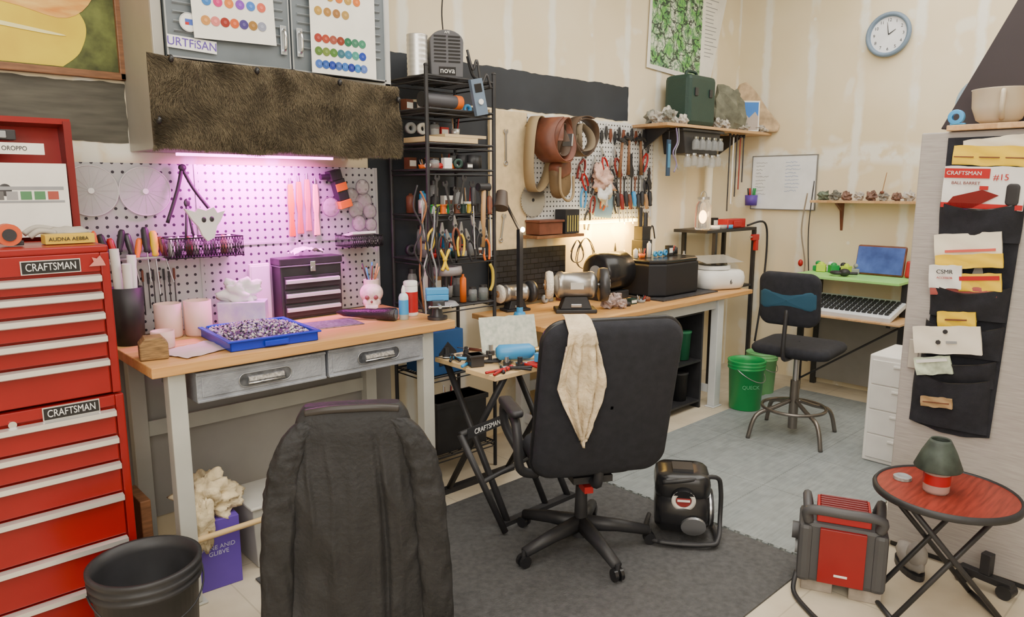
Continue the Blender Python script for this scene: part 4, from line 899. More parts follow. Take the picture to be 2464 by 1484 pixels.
m=M().poly([(-.20,0,0),(.24,0,0),(.26,0,.06),(.14,0,.2),(.04,0,.34),(-.04,0,.42),(-.10,0,.40),(-.14,0,.28),(-.2,0,.12)],(0,.05,0),mat((.46,.33,.20),.8,var=.35,vs=14,bump=.6,bs=20))
one("driftwood_slab","pointed tan stone slab leaning on the shelf","rock",m,(5.80,3.22,2.114),-48,bev=.015)
t=T("photo_frame","small framed blue mountain photograph leaning on stone","picture frame",(5.69,3.17,2.114),-40)
t.p("frame",M().box(-.09,.09,0,.012,0,.25,WHITE),.002);t.p("photo",M().box(-.078,.078,-.002,0,.013,.237,mat((.04,.18,.55),.4)).poly([(-.078,-.003,.1),(-.03,-.003,.14),(.0,-.003,.11),(.05,-.003,.16),(.078,-.003,.12),(.078,-.003,.013),(-.078,-.003,.013)],(0,.001,0),mat((.40,.34,.30),.6)))
rock(5.84,3.15,2.114,(.09,.05,.03),4,"rocks on the corner shelf","flat pale rock on the corner shelf",21)
rock(5.60,3.15,2.114,(.06,.03,.03),1,"rocks on the corner shelf","flat grey rock on the corner shelf",22)
t=T("hanging_bin","black plastic bin with glass jars slung under shelf","bin",(4.95,3.24,1.90))
m=M().poly([(-.26,-.10,.17),(-.22,-.10,0),(.22,-.10,0),(.26,-.10,.17)],(0,.2,0),BLACK).box(-.29,.29,-.12,.12,.165,.185,BLACK)
t.p("bin",m,.006)
for i in range(6):
    one("hanging_jar","small clear glass jar hanging under the black bin","jar",M().lathe([(0,0),(.025,0),(.028,.01),(.028,.06),(.018,.075),(.018,.09)],JARG,n=14).cyl((0,0,.08),(0,0,.095),.02,STEEL,n=12),(4.74+i*.085,3.13,1.80+.01*(i%2)),group="small hanging jars")
for i in range(5):
    one("hanging_jar","small clear glass jar hanging under the black bin","jar",M().lathe([(0,0),(.025,0),(.028,.01),(.028,.06),(.018,.075),(.018,.09)],JARG,n=14).cyl((0,0,.08),(0,0,.095),.02,mat((.3,.3,.25),.3,.8),n=12),(4.80+i*.085,3.10,1.93),group="small hanging jars")
m=M().box(-.02,.02,-.012,0,-.26,0,mat((.02,.05,.10),.5)).box(-.015,.015,-.014,-.012,-.2,-.03,mat((.05,.2,.35),.4)).cyl((0,-.006,0),(0,-.006,.06),.003,BLACK,n=6)
one("utility_knife","blue and black long tool hanging from shelf","hand tool",m,(4.47,3.12,1.99),bev=.004)
one("purple_ribbon","grey purple ribbon and cord hanging from the shelf","ribbon",M().tube(smooth_path([(0,0,.1),(.02,0,0),(-.03,0,-.08),(.02,0,-.16),(-.01,0,-.22)],5),.005,mat((.22,.18,.35),.5)).tube(smooth_path([(.03,0,.1),(.04,0,0),(.0,0,-.08),(.04,0,-.2)],5),.004,GREY),(4.58,3.13,1.98))
for i in range(5):
    one("hanging_rod",["dark steel","white","dark steel","dark red","dark steel"][i]+" rod hanging from the shelf end","rod",M().cyl((0,0,0),(.0,0,-.62+.06*i),.006,[IRON,WHITE,IRON,mat((.25,.04,.03),.5),IRON][i],n=8).ell((0,0,0),(.012,.012,.015),BLACK),(5.46+i*.055,3.20,2.07),group="rods hanging from the shelf")
one("white_post","white plastic tube standing against the wall","tube",M().cyl((0,0,0),(0,0,.52),.035,mat((.78,.75,.6),.5)).cyl((0,0,.52),(0,0,.54),.04,WHITE),(5.45,3.38,1.312))
# ---------------------------------------------------------------- map
t=T("wall_map","paper river map with text panel hung on the wall","map",(0,0,0))
y=3.445
mm,nt,b=newmat("river_map");vec,s=objsep(nt)
g=nz(nt,vec,9,8)
warp=nt.nodes.new("ShaderNodeTexNoise");warp.inputs["Scale"].default_value=12;nt.links.new(vec,warp.inputs["Vector"])
va=nt.nodes.new("ShaderNodeVectorMath");va.operation='MULTIPLY_ADD';nt.links.new(warp.outputs["Color"],va.inputs[0]);va.inputs[1].default_value=(.16,.16,.16);nt.links.new(vec,va.inputs[2])
def vor(sc,th):
    v1=nt.nodes.new("ShaderNodeTexVoronoi");v1.feature='DISTANCE_TO_EDGE';v1.inputs["Scale"].default_value=sc
    nt.links.new(va.outputs[0],v1.inputs["Vector"]);return mth(nt,'LESS_THAN',v1.outputs["Distance"],th)
col=mixc(nt,maprange(nt,g,.40,.56),(.62,.68,.54),(.14,.42,.08))
col=mixc(nt,mth(nt,'MULTIPLY',vor(22,.08),.75),col,(.05,.16,.09));col=mixc(nt,mth(nt,'MULTIPLY',vor(8,.045),.9),col,(.02,.03,.03))
nt.links.new(col,b.inputs["Base Color"]);b.inputs["Roughness"].default_value=.7
t.p("sheet",M().poly([(4.62,y,2.55),(5.50,y,2.50),(5.74,y,3.3),(4.66,y,3.4)],(0,.002,0),PAPER))
t.p("printed_map",M().poly([(4.66,y-.001,2.58),(5.34,y-.001,2.55),(5.36,y-.001,3.3),(4.68,y-.001,3.35)],(0,.001,0),mm))
m=M()
for i in range(18): m.box(5.40,5.40+random.uniform(.08,.2),y-.001,y,2.72+i*.03,2.726+i*.03,GREY)
t.p("text_block",m)
# ---------------------------------------------------------------- far wall
t=T("wall_clock","round wall clock with blue-grey rim and white face","clock",(5.985,2.21,2.79))
X=XF((0,0,0),(0,-90,0))
t.p("rim",M().lathe([(.13,.0),(.158,.0),(.165,.02),(.155,.04),(.135,.035),(.13,.012)],mat((.17,.24,.33),.4),n=48,X=X))
f=t.p("face",M().cyl((-.002,0,0),(-.012,0,0),.133,mat((.78,.80,.84),.5),n=48))
for h in range(1,13):
    a=h*pi/6
    text(str(h),.032,(-.013,-.105*math.sin(a),.105*math.cos(a)),FX,BLACK,f,ext=.0004,name="numeral")
def hand(a,l,w): 
    a=math.radians(a);dy,dz=-math.sin(a),math.cos(a);ny,nz_=dz*w,-dy*w
    return M().poly([(-.016,ny,nz_),(-.016,-ny,-nz_),(-.016,dy*l-ny*.4,dz*l-nz_*.4),(-.016,dy*l+ny*.4,dz*l+nz_*.4)],(-.002,0,0),BLACK)
t.p("hour_hand",hand(57,.06,.004));t.p("minute_hand",hand(-8,.09,.003))
t=T("whiteboard","framed whiteboard with faint handwritten list","whiteboard",(5.975,2.98,1.46))
t.p("panel",M().box(0,.012,-.29,.285,0,.455,mat((.80,.83,.86),.25)))
FR=mat((.18,.18,.18),.5)
m=M()
for a in ((-.295,.290,-.005,.003),(-.295,.290,.452,.460)): m.box(-.004,.014,a[0],a[1],a[2],a[3],FR)
m.box(-.004,.014,-.295,-.288,0,.455,FR).box(-.004,.014,.283,.290,0,.455,FR)
t.p("frame",m,.001)
m=M();INK2=mat((.1,.1,.1),.5)
for c,(y0_,n,w_) in enumerate(((.25,10,.13),(-.02,9,.17))):
    for i in range(n):
        z=.40-i*.03;P=[]
        L=random.uniform(.4,1)*w_
        for k in range(int(L/.006)): P.append((-.001,y0_-k*.006,z+random.uniform(-.006,.006)))
        if len(P)>3: m.tube(P,.0012,INK2 if c==0 else mat((.1,.25,.6),.5),n=3)
t.p("handwriting",m)
t=T("pen_cup","purple cup with marker pens on the whiteboard corner","pen cup",(5.93,3.24,1.49))
t.p("cup",M().lathe([(0,0),(.05,0),(.055,.09),(.048,.09),(.045,.01),(0,.01)],PURPLE,n=20))
for i in range(4): t.p("pen",M().cyl((.02*math.cos(i*1.6),.02*math.sin(i*1.6),.015),(.035*math.cos(i*1.6),.035*math.sin(i*1.6),.15),.007,[GREEN,BLACK,REDP,GREEN][i],n=8))
t=T("wall_shelf","narrow wooden wall shelf with wooden bracket","shelf",(0,0,0))
t.p("board",M().box(5.82,5.995,1.5,2.66,1.525,1.545,BOARD),.002)
for yb in (2.45,1.7): t.p("bracket",M().poly([(5.995,yb,1.523),(5.85,yb,1.523),(5.96,yb,1.46),(5.995,yb,1.30)],(0,.02,0),BROWN),label="dark wooden bracket")
for i in range(10):
    r=random.uniform(.034,.050)
    rock(5.90,2.58-i*.092,1.546,(r,r*.9,r*.9),[3,0,2,4,2,1,2,4,2,1][i],"stones on the narrow shelf",["green","grey","reddish","pale","brown","grey","red-brown","white","brown","grey"][i]+" rough stone on the narrow wall shelf",30+i)
one("incense_stick","thin wooden stick standing among the stones","stick",M().cyl((0,0,0),(.01,-.02,.16),.003,TAN,n=6).ell((0,0,.01),(.015,.015,.012),BROWN),(5.86,2.12,1.60))
t=T("computer_desk","dark framed computer desk with green glow painted on the upper shelf","desk",(0,0,0))
t.p("upper_shelf",M().box(5.44,5.97,1.80,2.60,.955,.975,mat((.30,.68,.18),.5)),.003,"shelf board with green glow in its colour")  # green LED glow is put into the board colour
t.p("keyboard_tray",M().box(5.28,5.80,1.72,2.55,.69,.705,BOARD),.003,"wooden keyboard tray")
for y in (1.82,2.58):
    t.p("leg",M().box(5.62,5.66,y-.02,y+.02,0,.95,IRON));t.p("leg",M().box(5.92,5.96,y-.02,y+.02,0,.95,IRON))
    t.p("side_rail",M().box(5.36,5.96,y-.015,y+.015,.66,.69,IRON))
t.p("back_panel",M().box(5.94,5.96,1.84,2.56,.05,.6,mat((.25,.24,.22),.6)))
t.p("brace",M().cyl((5.65,1.84,.62),(5.65,2.56,.1),.008,IRON))
t=T("keyboard","wide pale keyboard with black keys on the tray","keyboard",(5.50,2.14,.752));t.e.rotation_euler=(0,math.radians(-14),0)
t.p("case",M().box(-.18,.18,-.34,.38,-.01,.03,mat((.66,.70,.76),.4)),.006)
m=M()
for r in range(6):
    for c in range(17): m.box(-.135+r*.045,-.104+r*.045,-.315+c*.0395,-.287+c*.0395,.03,.043,BLACK)
t.p("keys",m,.002)
t=T("tablet","red-cased tablet with glowing blue screen","tablet",(5.80,2.07,.977),0);t.e.rotation_euler=(0,math.radians(12),0)
t.p("case",M().box(0,.03,-.17,.19,0,.235,BROWN).box(-.01,.04,-.26,-.18,0,.13,REDP),.015,"red protective case")
t.p("screen",M().box(-.004,.0,-.16,.18,.015,.22,mat((.04,.07,.22),.3,emit=.7,var=.6,vs=9)),label="lit blue screen")
for i in range(7):
    one("toy_block",["green","lime","white","green","black","lime","grey"][i]+" small plastic part on the green shelf","plastic part",M().box(-.03,.03,-.035,.035,0,.04+.02*(i%2),[GREEN,LIME,WHITE,GREEN,BLACK,LIME,GREY][i]).ell((0,0,.06),(.02,.025,.02),[GREEN,LIME,WHITE,GREEN,BLACK,LIME,GREY][i]),(5.82-.06*(i%2),2.55-i*.05,.977),i*17,bev=.005,group="small parts on the green shelf")
m=M().tube(smooth_path([(0,0,0),(.05,.05,.01),(0,.1,.01),(-.05,.05,.01),(0,-.02,.01),(.04,-.08,.01)],5),.012,BLACK).ell((0,0,.015),(.04,.04,.03),BLACK)
one("headphones","black earphones coiled on the green shelf","earphones",m,(5.58,2.24,.99))
one("pull_rope","twisted cord with red toggle hanging by the desk","cord",M().tube(smooth_path([(5.9,2.72,1.6),(5.88,2.74,1.3),(5.9,2.70,1.0),(5.87,2.72,.78)],6),.006,mat((.25,.2,.15),.7)).tube(smooth_path([(5.9,2.67,1.7),(5.9,2.69,1.3),(5.9,2.66,.9)],6),.005,IRON).ell((5.88,2.73,1.02),(.02,.02,.03),REDP),(5.9,2.7,1.0),world=True)
t=T("drawer_unit","white plastic four-drawer storage unit","drawers",(0,0,0))
t.p("body",M().box(4.40,4.80,1.19,1.58,0.013,.67,WHITE),.008)
for i in range(4): 
    d=t.p("drawer",M().box(4.392,4.40,1.21,1.56,.04+i*.152,.185+i*.152,mat((.72,.71,.68),.4)),.003)
    t.p("handle",M().box(4.382,4.392,1.33,1.44,.155+i*.152,.165+i*.152,WHITE),parent=d)
# ---------------------------------------------------------------- buckets
def bucket(x,y,r,h,c,name,label,txt=None,z=0):
    t=T(name,label,"bucket",(x,y,z))
    t.p("body",M().lathe([(0,0),(r*.84,0),(r*.86,.004),(r*.96,h*.82),(r*1.03,h*.83),(r*1.03,h*.86),(r*.97,h*.87),(r*1.04,h*.90),(r*1.04,h*.925),(r*.98,h*.93),(r*1.05,h*.97),(r*1.05,h),(r*.96,h),(r*.93,h*.9),(r*.82,.01),(0,.01)],c,n=48))
    P=[(r*1.05*math.cos(a),r*1.05*math.sin(a)*.98,h*.86-.10*abs(math.sin(a))) for a in [pi+pi*i/20 for i in range(21)]]
    t.p("handle",M().tube(P,.003,STEEL if c!=BLACK else BLACK,n=6),label="wire bail handle")
    if txt:
        text(txt,.038,(-r*.66,-r*.68,h*.5),(90,0,-42),mat((.10,.42,.20),.5),t.e)
    return t
bucket(.615,2.46,.168,.42,BLACK,"bucket","large black plastic bucket with ridged rim")
bucket(4.83,2.60,.132,.37,GREEN,"bucket","bright green plastic bucket with ribbed rim","QUECK",.013)
bucket(5.33,2.74,.12,.34,mat((.16,.42,.16),.4),"bucket","light green plastic bucket beside another bucket",z=0)
t=T("storage_box","purple carton with white print on the floor","carton",(1.0,2.97,0),-4)
bx=t.p("box",M().box(-.09,.09,-.13,.13,0,.30,PURPLE),.003)
text("ABNE ANID\nGLIBVE",.026,(0,-.131,.17),FY,mat((.45,.42,.6),.6),bx)
RAG=mat((.62,.51,.32),.95,bump=.8,bs=40,var=.25,vs=12)
m=M().ell((0,0,.085),(.115,.125,.095),RAG,n=60,h=40,nzs=.45,seed=6,fr=2.6,n2=.16).ell((-.07,-.13,.03),(.05,.03,.10),RAG,n=30,h=20,nzs=.6,seed=16,fr=2.6,n2=.2)
one("cloth_rags","heap of crumpled cream rags in the carton","cloth",m,(1.0,2.96,.28))
one("white_bin","grey plastic bin under the workbench","bin",M().poly([(-.10,-.12,0),(.10,-.12,0),(.12,-.14,.28),(-.12,-.14,.28)],(0,.26,0),mat((.42,.41,.37),.5)).box(-.13,.13,-.15,.14,.28,.295,mat((.5,.49,.45),.5)),(1.27,3.0,0),bev=.006)
one("wood_offcut","brown wood offcut leaning under the bench","wood",M().box(-.02,.02,-.1,.1,0,.42,WOODD),(.76,3.05,0),0,bev=.004)
t=T("low_cabinet","black metal shelving unit under the long bench","shelving",(0,0,0))
m=M().box(3.95,4.62,3.28,3.30,0,.75,BLACK).box(3.95,3.97,2.85,3.28,0,.75,BLACK).box(4.60,4.62,2.85,3.28,0,.75,BLACK)
for z in (0.05,.36,.73): m.box(3.97,4.60,2.85,3.28,z,z+.015,BLACK)
t.p("frame",m)
for i,(x,z,c) in enumerate(((4.08,.38,DGREEN),(4.22,.38,BLACK),(4.38,.38,GREY),(4.5,.38,mat((.03,.2,.1),.4)),(4.1,.067,BLACK),(4.3,.067,IRON),(4.48,.067,BLACK))):
    one("storage_tub","%s tub on the black shelving"%["dark green","black","grey","green","black","dark grey","black"][i],"tub",M().lathe([(0,0),(.052,0),(.062,.20),(.066,.2),(.066,.215),(0,.215)],c,n=20),(x,2.95,z),group="tubs under the long bench")
one("equipment_case","black boxy equipment case under the long bench","case",M().box(3.35,3.85,2.95,3.28,0,.5,BLACK).box(3.4,3.8,2.945,2.95,.05,.45,BLKG),(3.6,3.1,0),world=True,bev=.01)
# ---------------------------------------------------------------- folding stand
t=T("folding_work_stand","folding black-legged work stand with wooden top boards","work stand",(0,0,0))
PW=mat((.68,.48,.25),.6,var=.15,vs=10)
t.p("top_board",M().box(2.17,2.72,2.44,2.66,.745,.77,PW),.003,"pale wooden jaw board")
t.p("top_board",M().box(2.20,2.78,2.67,2.95,.745,.77,PW),.003,"pale wooden jaw board")
t.p("top_board",M().box(2.40,2.74,2.50,2.64,.771,.786,PW),.003)
for x in (2.24,2.68):
    t.p("leg",M().tube([(x,2.90,.745),(x,2.43,.02)],.017,BLACK));t.p("leg",M().tube([(x+.03,2.48,.745),(x+.03,2.94,.02)],.017,BLACK))
t.p("foot_rail",M().box(2.2,2.72,2.41,2.45,0,.03,BLACK));t.p("foot_rail",M().box(2.23,2.75,2.92,2.96,0,.03,BLACK))
t.p("front_frame",M().tube([(2.02,2.52,.50),(2.16,2.36,.02)],.016,BLACK).tube([(2.02,2.52,.50),(2.40,2.58,.50)],.016,BLACK).tube([(2.40,2.58,.50),(2.52,2.44,.02)],.016,BLACK).tube([(2.09,2.44,.27),(2.46,2.51,.27)],.012,BLACK))
pl=t.p("plate",M().poly([(2.05,2.50,.475),(2.33,2.545,.475),(2.33,2.545,.525),(2.05,2.50,.525)],(0,.004,0),BLACK),label="black name plate on the frame")
text("CRAFTSMAN",.036,(2.19,2.517,.5),(90,0,9),WHITE,pl,sx=.95)
S=.772
t=T("torch_cylinder","light blue gas torch cylinder lying down","gas torch",(2.42,2.56,.79),-30);t.e.scale=(1.15,1.15,1.15)
t.p("cylinder",M().lathe([(0,-.09),(.02,-.09),(.034,-.075),(.034,.06),(.02,.08),(.01,.085),(0,.085)],LBLUE,X=XF((0,0,.036),(0,90,0))),label="light blue gas cylinder")
t.p("nozzle",M().cyl((.085,0,.036),(.13,0,.04),.016,mat((.6,.4,.15),.3,.9)).tube(smooth_path([(.13,0,.04),(.16,0,.05),(.18,0,.09)],4),.008,STEEL),label="brass nozzle")
t=T("bar_clamp","light blue bar clamp lying on the stand","clamp",(2.60,2.47,.787),20)
t.p("bar",M().box(-.13,.14,-.012,.012,0,.022,LBLUE),.003);t.p("jaw",M().box(-.13,-.10,-.02,.05,0,.045,LBLUE),.003);t.p("jaw",M().box(.06,.09,-.02,.05,0,.05,LBLUE).cyl((.09,.02,.03),(.16,.02,.03),.007,STEEL),.003)
m=M().grid(lambda u,v:Vector(((u-.5)*.32,.06*v,.18*v+.006*noise.noise(Vector((u*8,v*8,0))))),14,8,mat((.66,.66,.56),.8,var=.5,vs=40,col2=(.40,.45,.38)))
m.grid(lambda u,v:Vector(((u-.5)*.32,.065*v-.0,.0+.18*v-.012)),3,3,PAPER)
one("printed_cloth","white patterned leaflet propped up on the stand","leaflet",m,(2.55,2.74,.785),-22)
for i in range(36):
    x=2.21+random.uniform(0,.26)+(.0 if i%3 else .22);y=2.47+random.uniform(0,.43)
    if i%3==0: x=2.2+random.uniform(0,.5);y=2.455+random.uniform(0,.04)
    if i%4==0:
        m=M().tube([(-.06,0,.008),(.05,0,.008)],.008,[BLACK,BROWN,LBLUE][i%3]).tube([(.05,0,.008),(.13,0,.008)],.003,STEEL)
        one("hand_tool","small black handled tool lying on the stand","hand tool",m,(x,y,S),random.uniform(-30,60) if i%3==0 else random.uniform(0,180),group="loose tools on the stand")
    elif i%4==1:
        c=[REDP,BLACK,BLACK][(i//3)%3]
        m=M().tube(smooth_path([(-.08,.025,.01),(0,.005,.01),(.05,0,.01)],4),.007,c).tube(smooth_path([(-.08,-.025,.01),(0,-.005,.01),(.05,0,.01)],4),.007,c).ell((.05,0,.01),(.025,.01,.008),STEEL)
        one("small_pliers","small pliers lying open on the stand","pliers",m,(x,y,S),random.uniform(0,180),group="loose tools on the stand")
    else:
        k=random.uniform(.5,1.1)
        one("metal_fitting","small dark machined fitting on the stand","fitting",M().cyl((0,0,0),(0,0,.02*k),.02*k,IRON).cyl((0,0,.02*k),(0,0,.05*k),.012*k,[BROWN,STEEL,IRON][i%3]),(x,y,S),group="loose tools on the stand")
one("anvil_block","small dark steel bench block on the stand","bench block",M().box(-.035,.035,-.035,.035,0,.06,IRON).box(-.045,.045,-.045,.045,.05,.06,IRON),(2.235,2.66,S),-20,bev=.003)
for i in range(3): one("red_marble","small glossy red bead on the stand","bead",M().ell((0,0,.011),(.013,.011,.011),REDP),(2.25+i*.035,2.465+.012*i,S),group="red beads")
# ---------------------------------------------------------------- office chair
D=math.radians
def office_chair(loc,rz,label,back_w,back_h,back_z,lean,arms,angs,seat_w=.48):
    t=T("office_chair",label,"chair",loc,rz)
    m=M().cyl((0,0,.06),(0,0,.12),.045,BLACK).cyl((0,0,.12),(0,0,.30),.032,BLACK,.026).cyl((0,0,.30),(0,0,.40),.018,IRON)
    t.p("gas_lift",m)
    for a in angs:
        c,s_=math.cos(a),math.sin(a);R=.32
        m=M()
        pts=[(.02,0,.125),(R*.55,0,.105),(R,0,.075)]
        m.tube([(p[0]*c,p[0]*s_,p[2]-.01) for p in pts],[.038,.030,.024],BLACK,n=10)
        leg=t.p("base_leg",m)
        px,py=(R+.005)*c,(R+.005)*s_
        m=M().cyl((px-.022*-s_,py-.022*c,.028),(px-.006*-s_,py-.006*c,.028),.027,BLKG).cyl((px+.006*-s_,py+.006*c,.028),(px+.022*-s_,py+.022*c,.028),.027,BLKG).cyl((px,py,.03),(px,py,.075),.010,IRON)
        t.p("caster",m,parent=leg)
    t.p("seat",M().pad(seat_w,.44,.09,.12,BLKF,X=XF((0,.04,.45),(90,0,0))),label="padded black seat")
    t.p("mechanism",M().box(-.09,.09,-.15,.12,.37,.40,BLACK).tube(smooth_path([(0,-.12,.385),(0,-.20,.39),(0,-.22,.50),(0,-.25,.62)],5),.022,BLACK).box(-.02,.02,-.10,-.02,.30,.33,REDP))
    def bend(p):
        return Vector((p.x*(1-.03*max(0,p.z/back_h)),p.y+.25*p.x*p.x*.7+.06*(p.z/back_h)**2,p.z))
    X=XF((0,-.22-math.sin(D(lean))*back_h/2,back_z),(lean,0,0))
    br=t.p("backrest",M().pad(back_w,back_h,.075,.09,BLKF,X=X,fn=bend),label="tall black fabric backrest")
    t.p("piping",M().pad(back_w+.02,back_h+.02,.03,.10,BLKG,X=X,fn=lambda p:bend(p)+Vector((0,.012,0))),parent=br)
    if arms:
        for k in (-1,1):
            x=k*.31
            m=M().tube(smooth_path([(x*.75,-.06,.40),(x*1.02,-.10,.45),(x*1.06,-.10,.60),(x*1.06,-.02,.675),(x*1.06,.14,.66),(x*1.02,.16,.55),(x*.8,.1,.41)],6),.021,BLACK,n=10)
            m.pad(.06,.26,.035,.025,BLACK,X=XF((x*1.06,.02,.69),(90,0,0)))
            t.p("armrest",m)
    W=Matrix.Translation(loc)@Matrix.Rotation(D(rz),4,'Z')
    def surf(x,z,off=0):
        p=bend(Vector((x,-.0375-off,z)));return W@(X@p)
    return t,surf
oc,surf=office_chair((2.34,2.04,.009),-29,"black fabric office chair with cream towel over back",.59,.71,.778,14,True,[D(a+29) for a in (172,250,322,31,100)])
BH=.71
def towel(u,v):
    w=.040+.064*math.sin(min(1,v*1.35)*pi/2)
    if v>.55: w*=max(.10,1-(v-.55)/.45*.92)
    x=-.175+(u-.5)*2*w+.055*v
    f=.012*math.sin(u*17+v*5)+.007*math.sin(u*31+v*9)+.014*noise.noise(Vector((u*3,v*8,2)))
    if v<.10:
        k=v/.10;P=surf(x,BH/2,-.075*(1-k)-.0);P.z+=.014+.012*math.sin(k*pi)
        return P
    k=(v-.10)/.90
    return surf(x,BH/2-.004-k*.485+.02*math.sin(u*7)*k,.026+f*min(1,k*5)+(.010 if k<.1 else 0))
m=M().grid(towel,40,70,CREAM)
o=one("towel","crumpled cream towel hanging over the chair back","towel",m,tuple(surf(-.15,.1)),world=True)
sd=o.modifiers.new("s",'SOLIDIFY');sd.thickness=.006
# ---------------------------------------------------------------- jacket chair
JL=(1.29,2.205,.009)
jr=-33
office_chair(JL,jr,"black office chair hidden under a draped jacket",.28,.44,.70,2,False,[D(a) for a in (20,92,164,236,308)],.42)
JT=[(.962,.150,.032),(.952,.160,.046),(.925,.176,.056),(.88,.190,.064),(.75,.206,.072),(.6,.216,.078),(.4,.224,.085),(.25,.230,.09),(.10,.236,.095)]
def jk(z):
    if z>=JT[0][0]: return JT[0][1:]
    for (z1,a,b),(z2,c,d) in zip(JT[:-1],JT[1:]):
        if z<=z1 and z>=z2:
            k=(z1-z)/(z1-z2);return a+(c-a)*k,b+(d-b)*k
    return JT[-1][1:]
def ridge(p): return 1-min(1,abs(noise.noise(p))*3.2)
def jbody(u,v):
    z=.962-.85*v;w,d=jk(z);a=2*pi*u
    ca,sa=math.cos(a),math.sin(a)
    x=w*math.copysign(abs(ca)**.75,ca);y=d*math.copysign(abs(sa)**.45,sa)
    q=min(1,max(0,(v-.04)*4))
    f=-.014*ridge(Vector((x*7,z*1.6,1)))*q-.008*ridge(Vector((x*14+3,z*4,5)))*q
    f+=.020*math.exp(-((x-.075-.02*math.sin(z*4))/.010)**2)*q
    nn_=.020*noise.noise(Vector((x*4,z*3,1)))*q
    yy_=y+(f+nn_ if y<0 else 0)
    return Vector((x,yy_,z+(.03*math.sin(x*9+2) if v>.97 else 0)))
t=T("leather_jacket","black leather jacket draped over a chair back","jacket",(JL[0]-.27*math.sin(D(-jr)),JL[1]-.27*math.cos(D(-jr)),0),jr)
m=M().grid(jbody,180,110,LEATH)
m.grid(lambda u,v:jbody(u,0)*(1-v)+Vector((0,0,.968))*v,180,4,LEATH)
b_=t.p("body",m,label="draped leather body")
def sleeve(k):
    path=smooth_path([(.130,-.024,.925),(.180,-.036,.865),(.218,-.044,.76),(.238,-.050,.62),(.250,-.054,.46),(.258,-.058,.30),(.260,-.060,.12)],16)
    n=len(path);NS=36;v=[]
    for i,p in enumerate(path):
        s=i/(n-1)
        rx=.030+.026*math.sin(min(1,s*2.4)*pi/2)-.004*s
        ry=.020+.014*math.sin(min(1,s*3)*pi/2)
        for j in range(NS):
            a=2*pi*j/NS
            c,sn=math.cos(a),math.sin(a)
            cr=1+.10*noise.noise(Vector((c*1.6,sn*1.6,s*14+k*5)))+.12*noise.noise(Vector((c*1.1+k,sn,s*30)))*math.exp(-((s-.38)/.25)**2)
            rr=.006*ridge(Vector((c*1.5+k*2,sn*1.5,s*11+c*2)))
            x=p.x+rx*cr*math.copysign(abs(c)**.8,c);y=p.y+ry*cr*math.copysign(abs(sn)**.7,sn)+(-rr if sn<0 else 0)
            v.append((k*x,y,p.z))
    f=[(i*NS+j,i*NS+(j+1)%NS,(i+1)*NS+(j+1)%NS,(i+1)*NS+j) for i in range(n-1) for j in range(NS)]
    f.append(tuple(range(NS)));f.append(tuple(range((n-1)*NS,n*NS)))
    return M().add(v,f,LEATH,True)
for k in (-1,1): t.p("sleeve",sleeve(k),label="hanging creased leather sleeve")
t.p("collar",M().tube(smooth_path([(-.145,-.030,.945),(-.08,-.042,.956),(0,-.045,.958),(.08,-.042,.956),(.145,-.030,.945)],8),.013,mat((.028,.024,.022),.45),n=12))
# ---------------------------------------------------------------- stool
t=T("drafting_stool","black drafting stool with teal backrest and steel ring base","stool",(4.50,2.07,.013),-84)
SM=mat((.20,.18,.16),.35,.8)
for i in range(4):
    a=i*pi/2+.9
    P=smooth_path([(.03*math.cos(a),.03*math.sin(a),.24),(.14*math.cos(a),.14*math.sin(a),.20),(.27*math.cos(a),.27*math.sin(a),.15),(.32*math.cos(a),.32*math.sin(a),.0)],5)
    t.p("leg",M().tube(P,.014,SM))
t.p("foot_ring",M().tube([(.20*math.cos(a),.20*math.sin(a),.195) for a in [2*pi*i/40 for i in range(40)]],.011,SM,closed=True),label="round steel foot ring")
t.p("post",M().cyl((0,0,.05),(0,0,.38),.03,SM).cyl((0,0,.38),(0,0,.54),.018,STEEL).box(-.1,.1,-.1,.1,.54,.56,BLACK))
t.p("seat",M().pad(.50,.48,.075,.08,BLKF,X=XF((0,.03,.598),(90,0,0))),label="black padded seat")
t.p("bracket",M().tube(smooth_path([(0,-.1,.55),(0,-.25,.57),(0,-.26,.70),(0,-.24,.88)],5),.014,BLACK))
fb=lambda p:Vector((p.x,p.y+.5*p.x*p.x*1.4,p.z))
bk=M().pad(.38,.34,.06,.07,BLKF,X=XF((0,-.23,.945),(6,0,0)),fn=fb)
bk.pad(.365,.13,.068,.03,mat((.015,.07,.12),.8),X=XF((0,-.23,.945),(6,0,0)),fn=fb)
t.p("backrest",bk,label="black backrest with dark teal panel")
# ---------------------------------------------------------------- shop machine
t=T("floor_blower","glossy black round floor machine with tubular frame","machine",(2.79,1.80,.014),-52);t.e.scale=(.95,.95,.86)
t.p("body",M().lathe([(0,-.13),(.10,-.13),(.135,-.10),(.14,0),(.135,.10),(.10,.13),(0,.13)],BLKG,n=36,X=XF((0,0,.155),(0,90,0))),label="glossy black drum body")
t.p("housing",M().pad(.27,.25,.16,.06,BLKG,X=XF((0,.02,.29),(90,0,0))).box(-.05,.05,-.04,.06,.37,.385,IRON),label="rounded black upper housing")
gr=M().cyl((0,-.08,.255),(0,-.125,.245),.062,BLKG,.058).lathe([(.038,0),(.058,0),(.058,.006),(.038,.006),(.038,0)],mat((.60,.57,.52),.4),X=XF((0,-.125,.245),(90,0,0))).cyl((0,-.124,.245),(0,-.128,.245),.036,mat((.22,.02,.02),.4)).box(-.03,.03,-.133,-.126,.240,.250,WHITE)
t.p("gauge",gr,label="round white and red gauge")
ec=M().cyl((.13,0,.155),(.145,0,.155),.095,STEEL).lathe([(.07,0),(.10,0),(.10,.01),(.07,.01)],IRON,X=XF((.14,0,.155),(0,90,0)))
for i in range(5): ec.box(.145,.149,-.06+i*.026,-.05+i*.026,.10,.21,IRON)
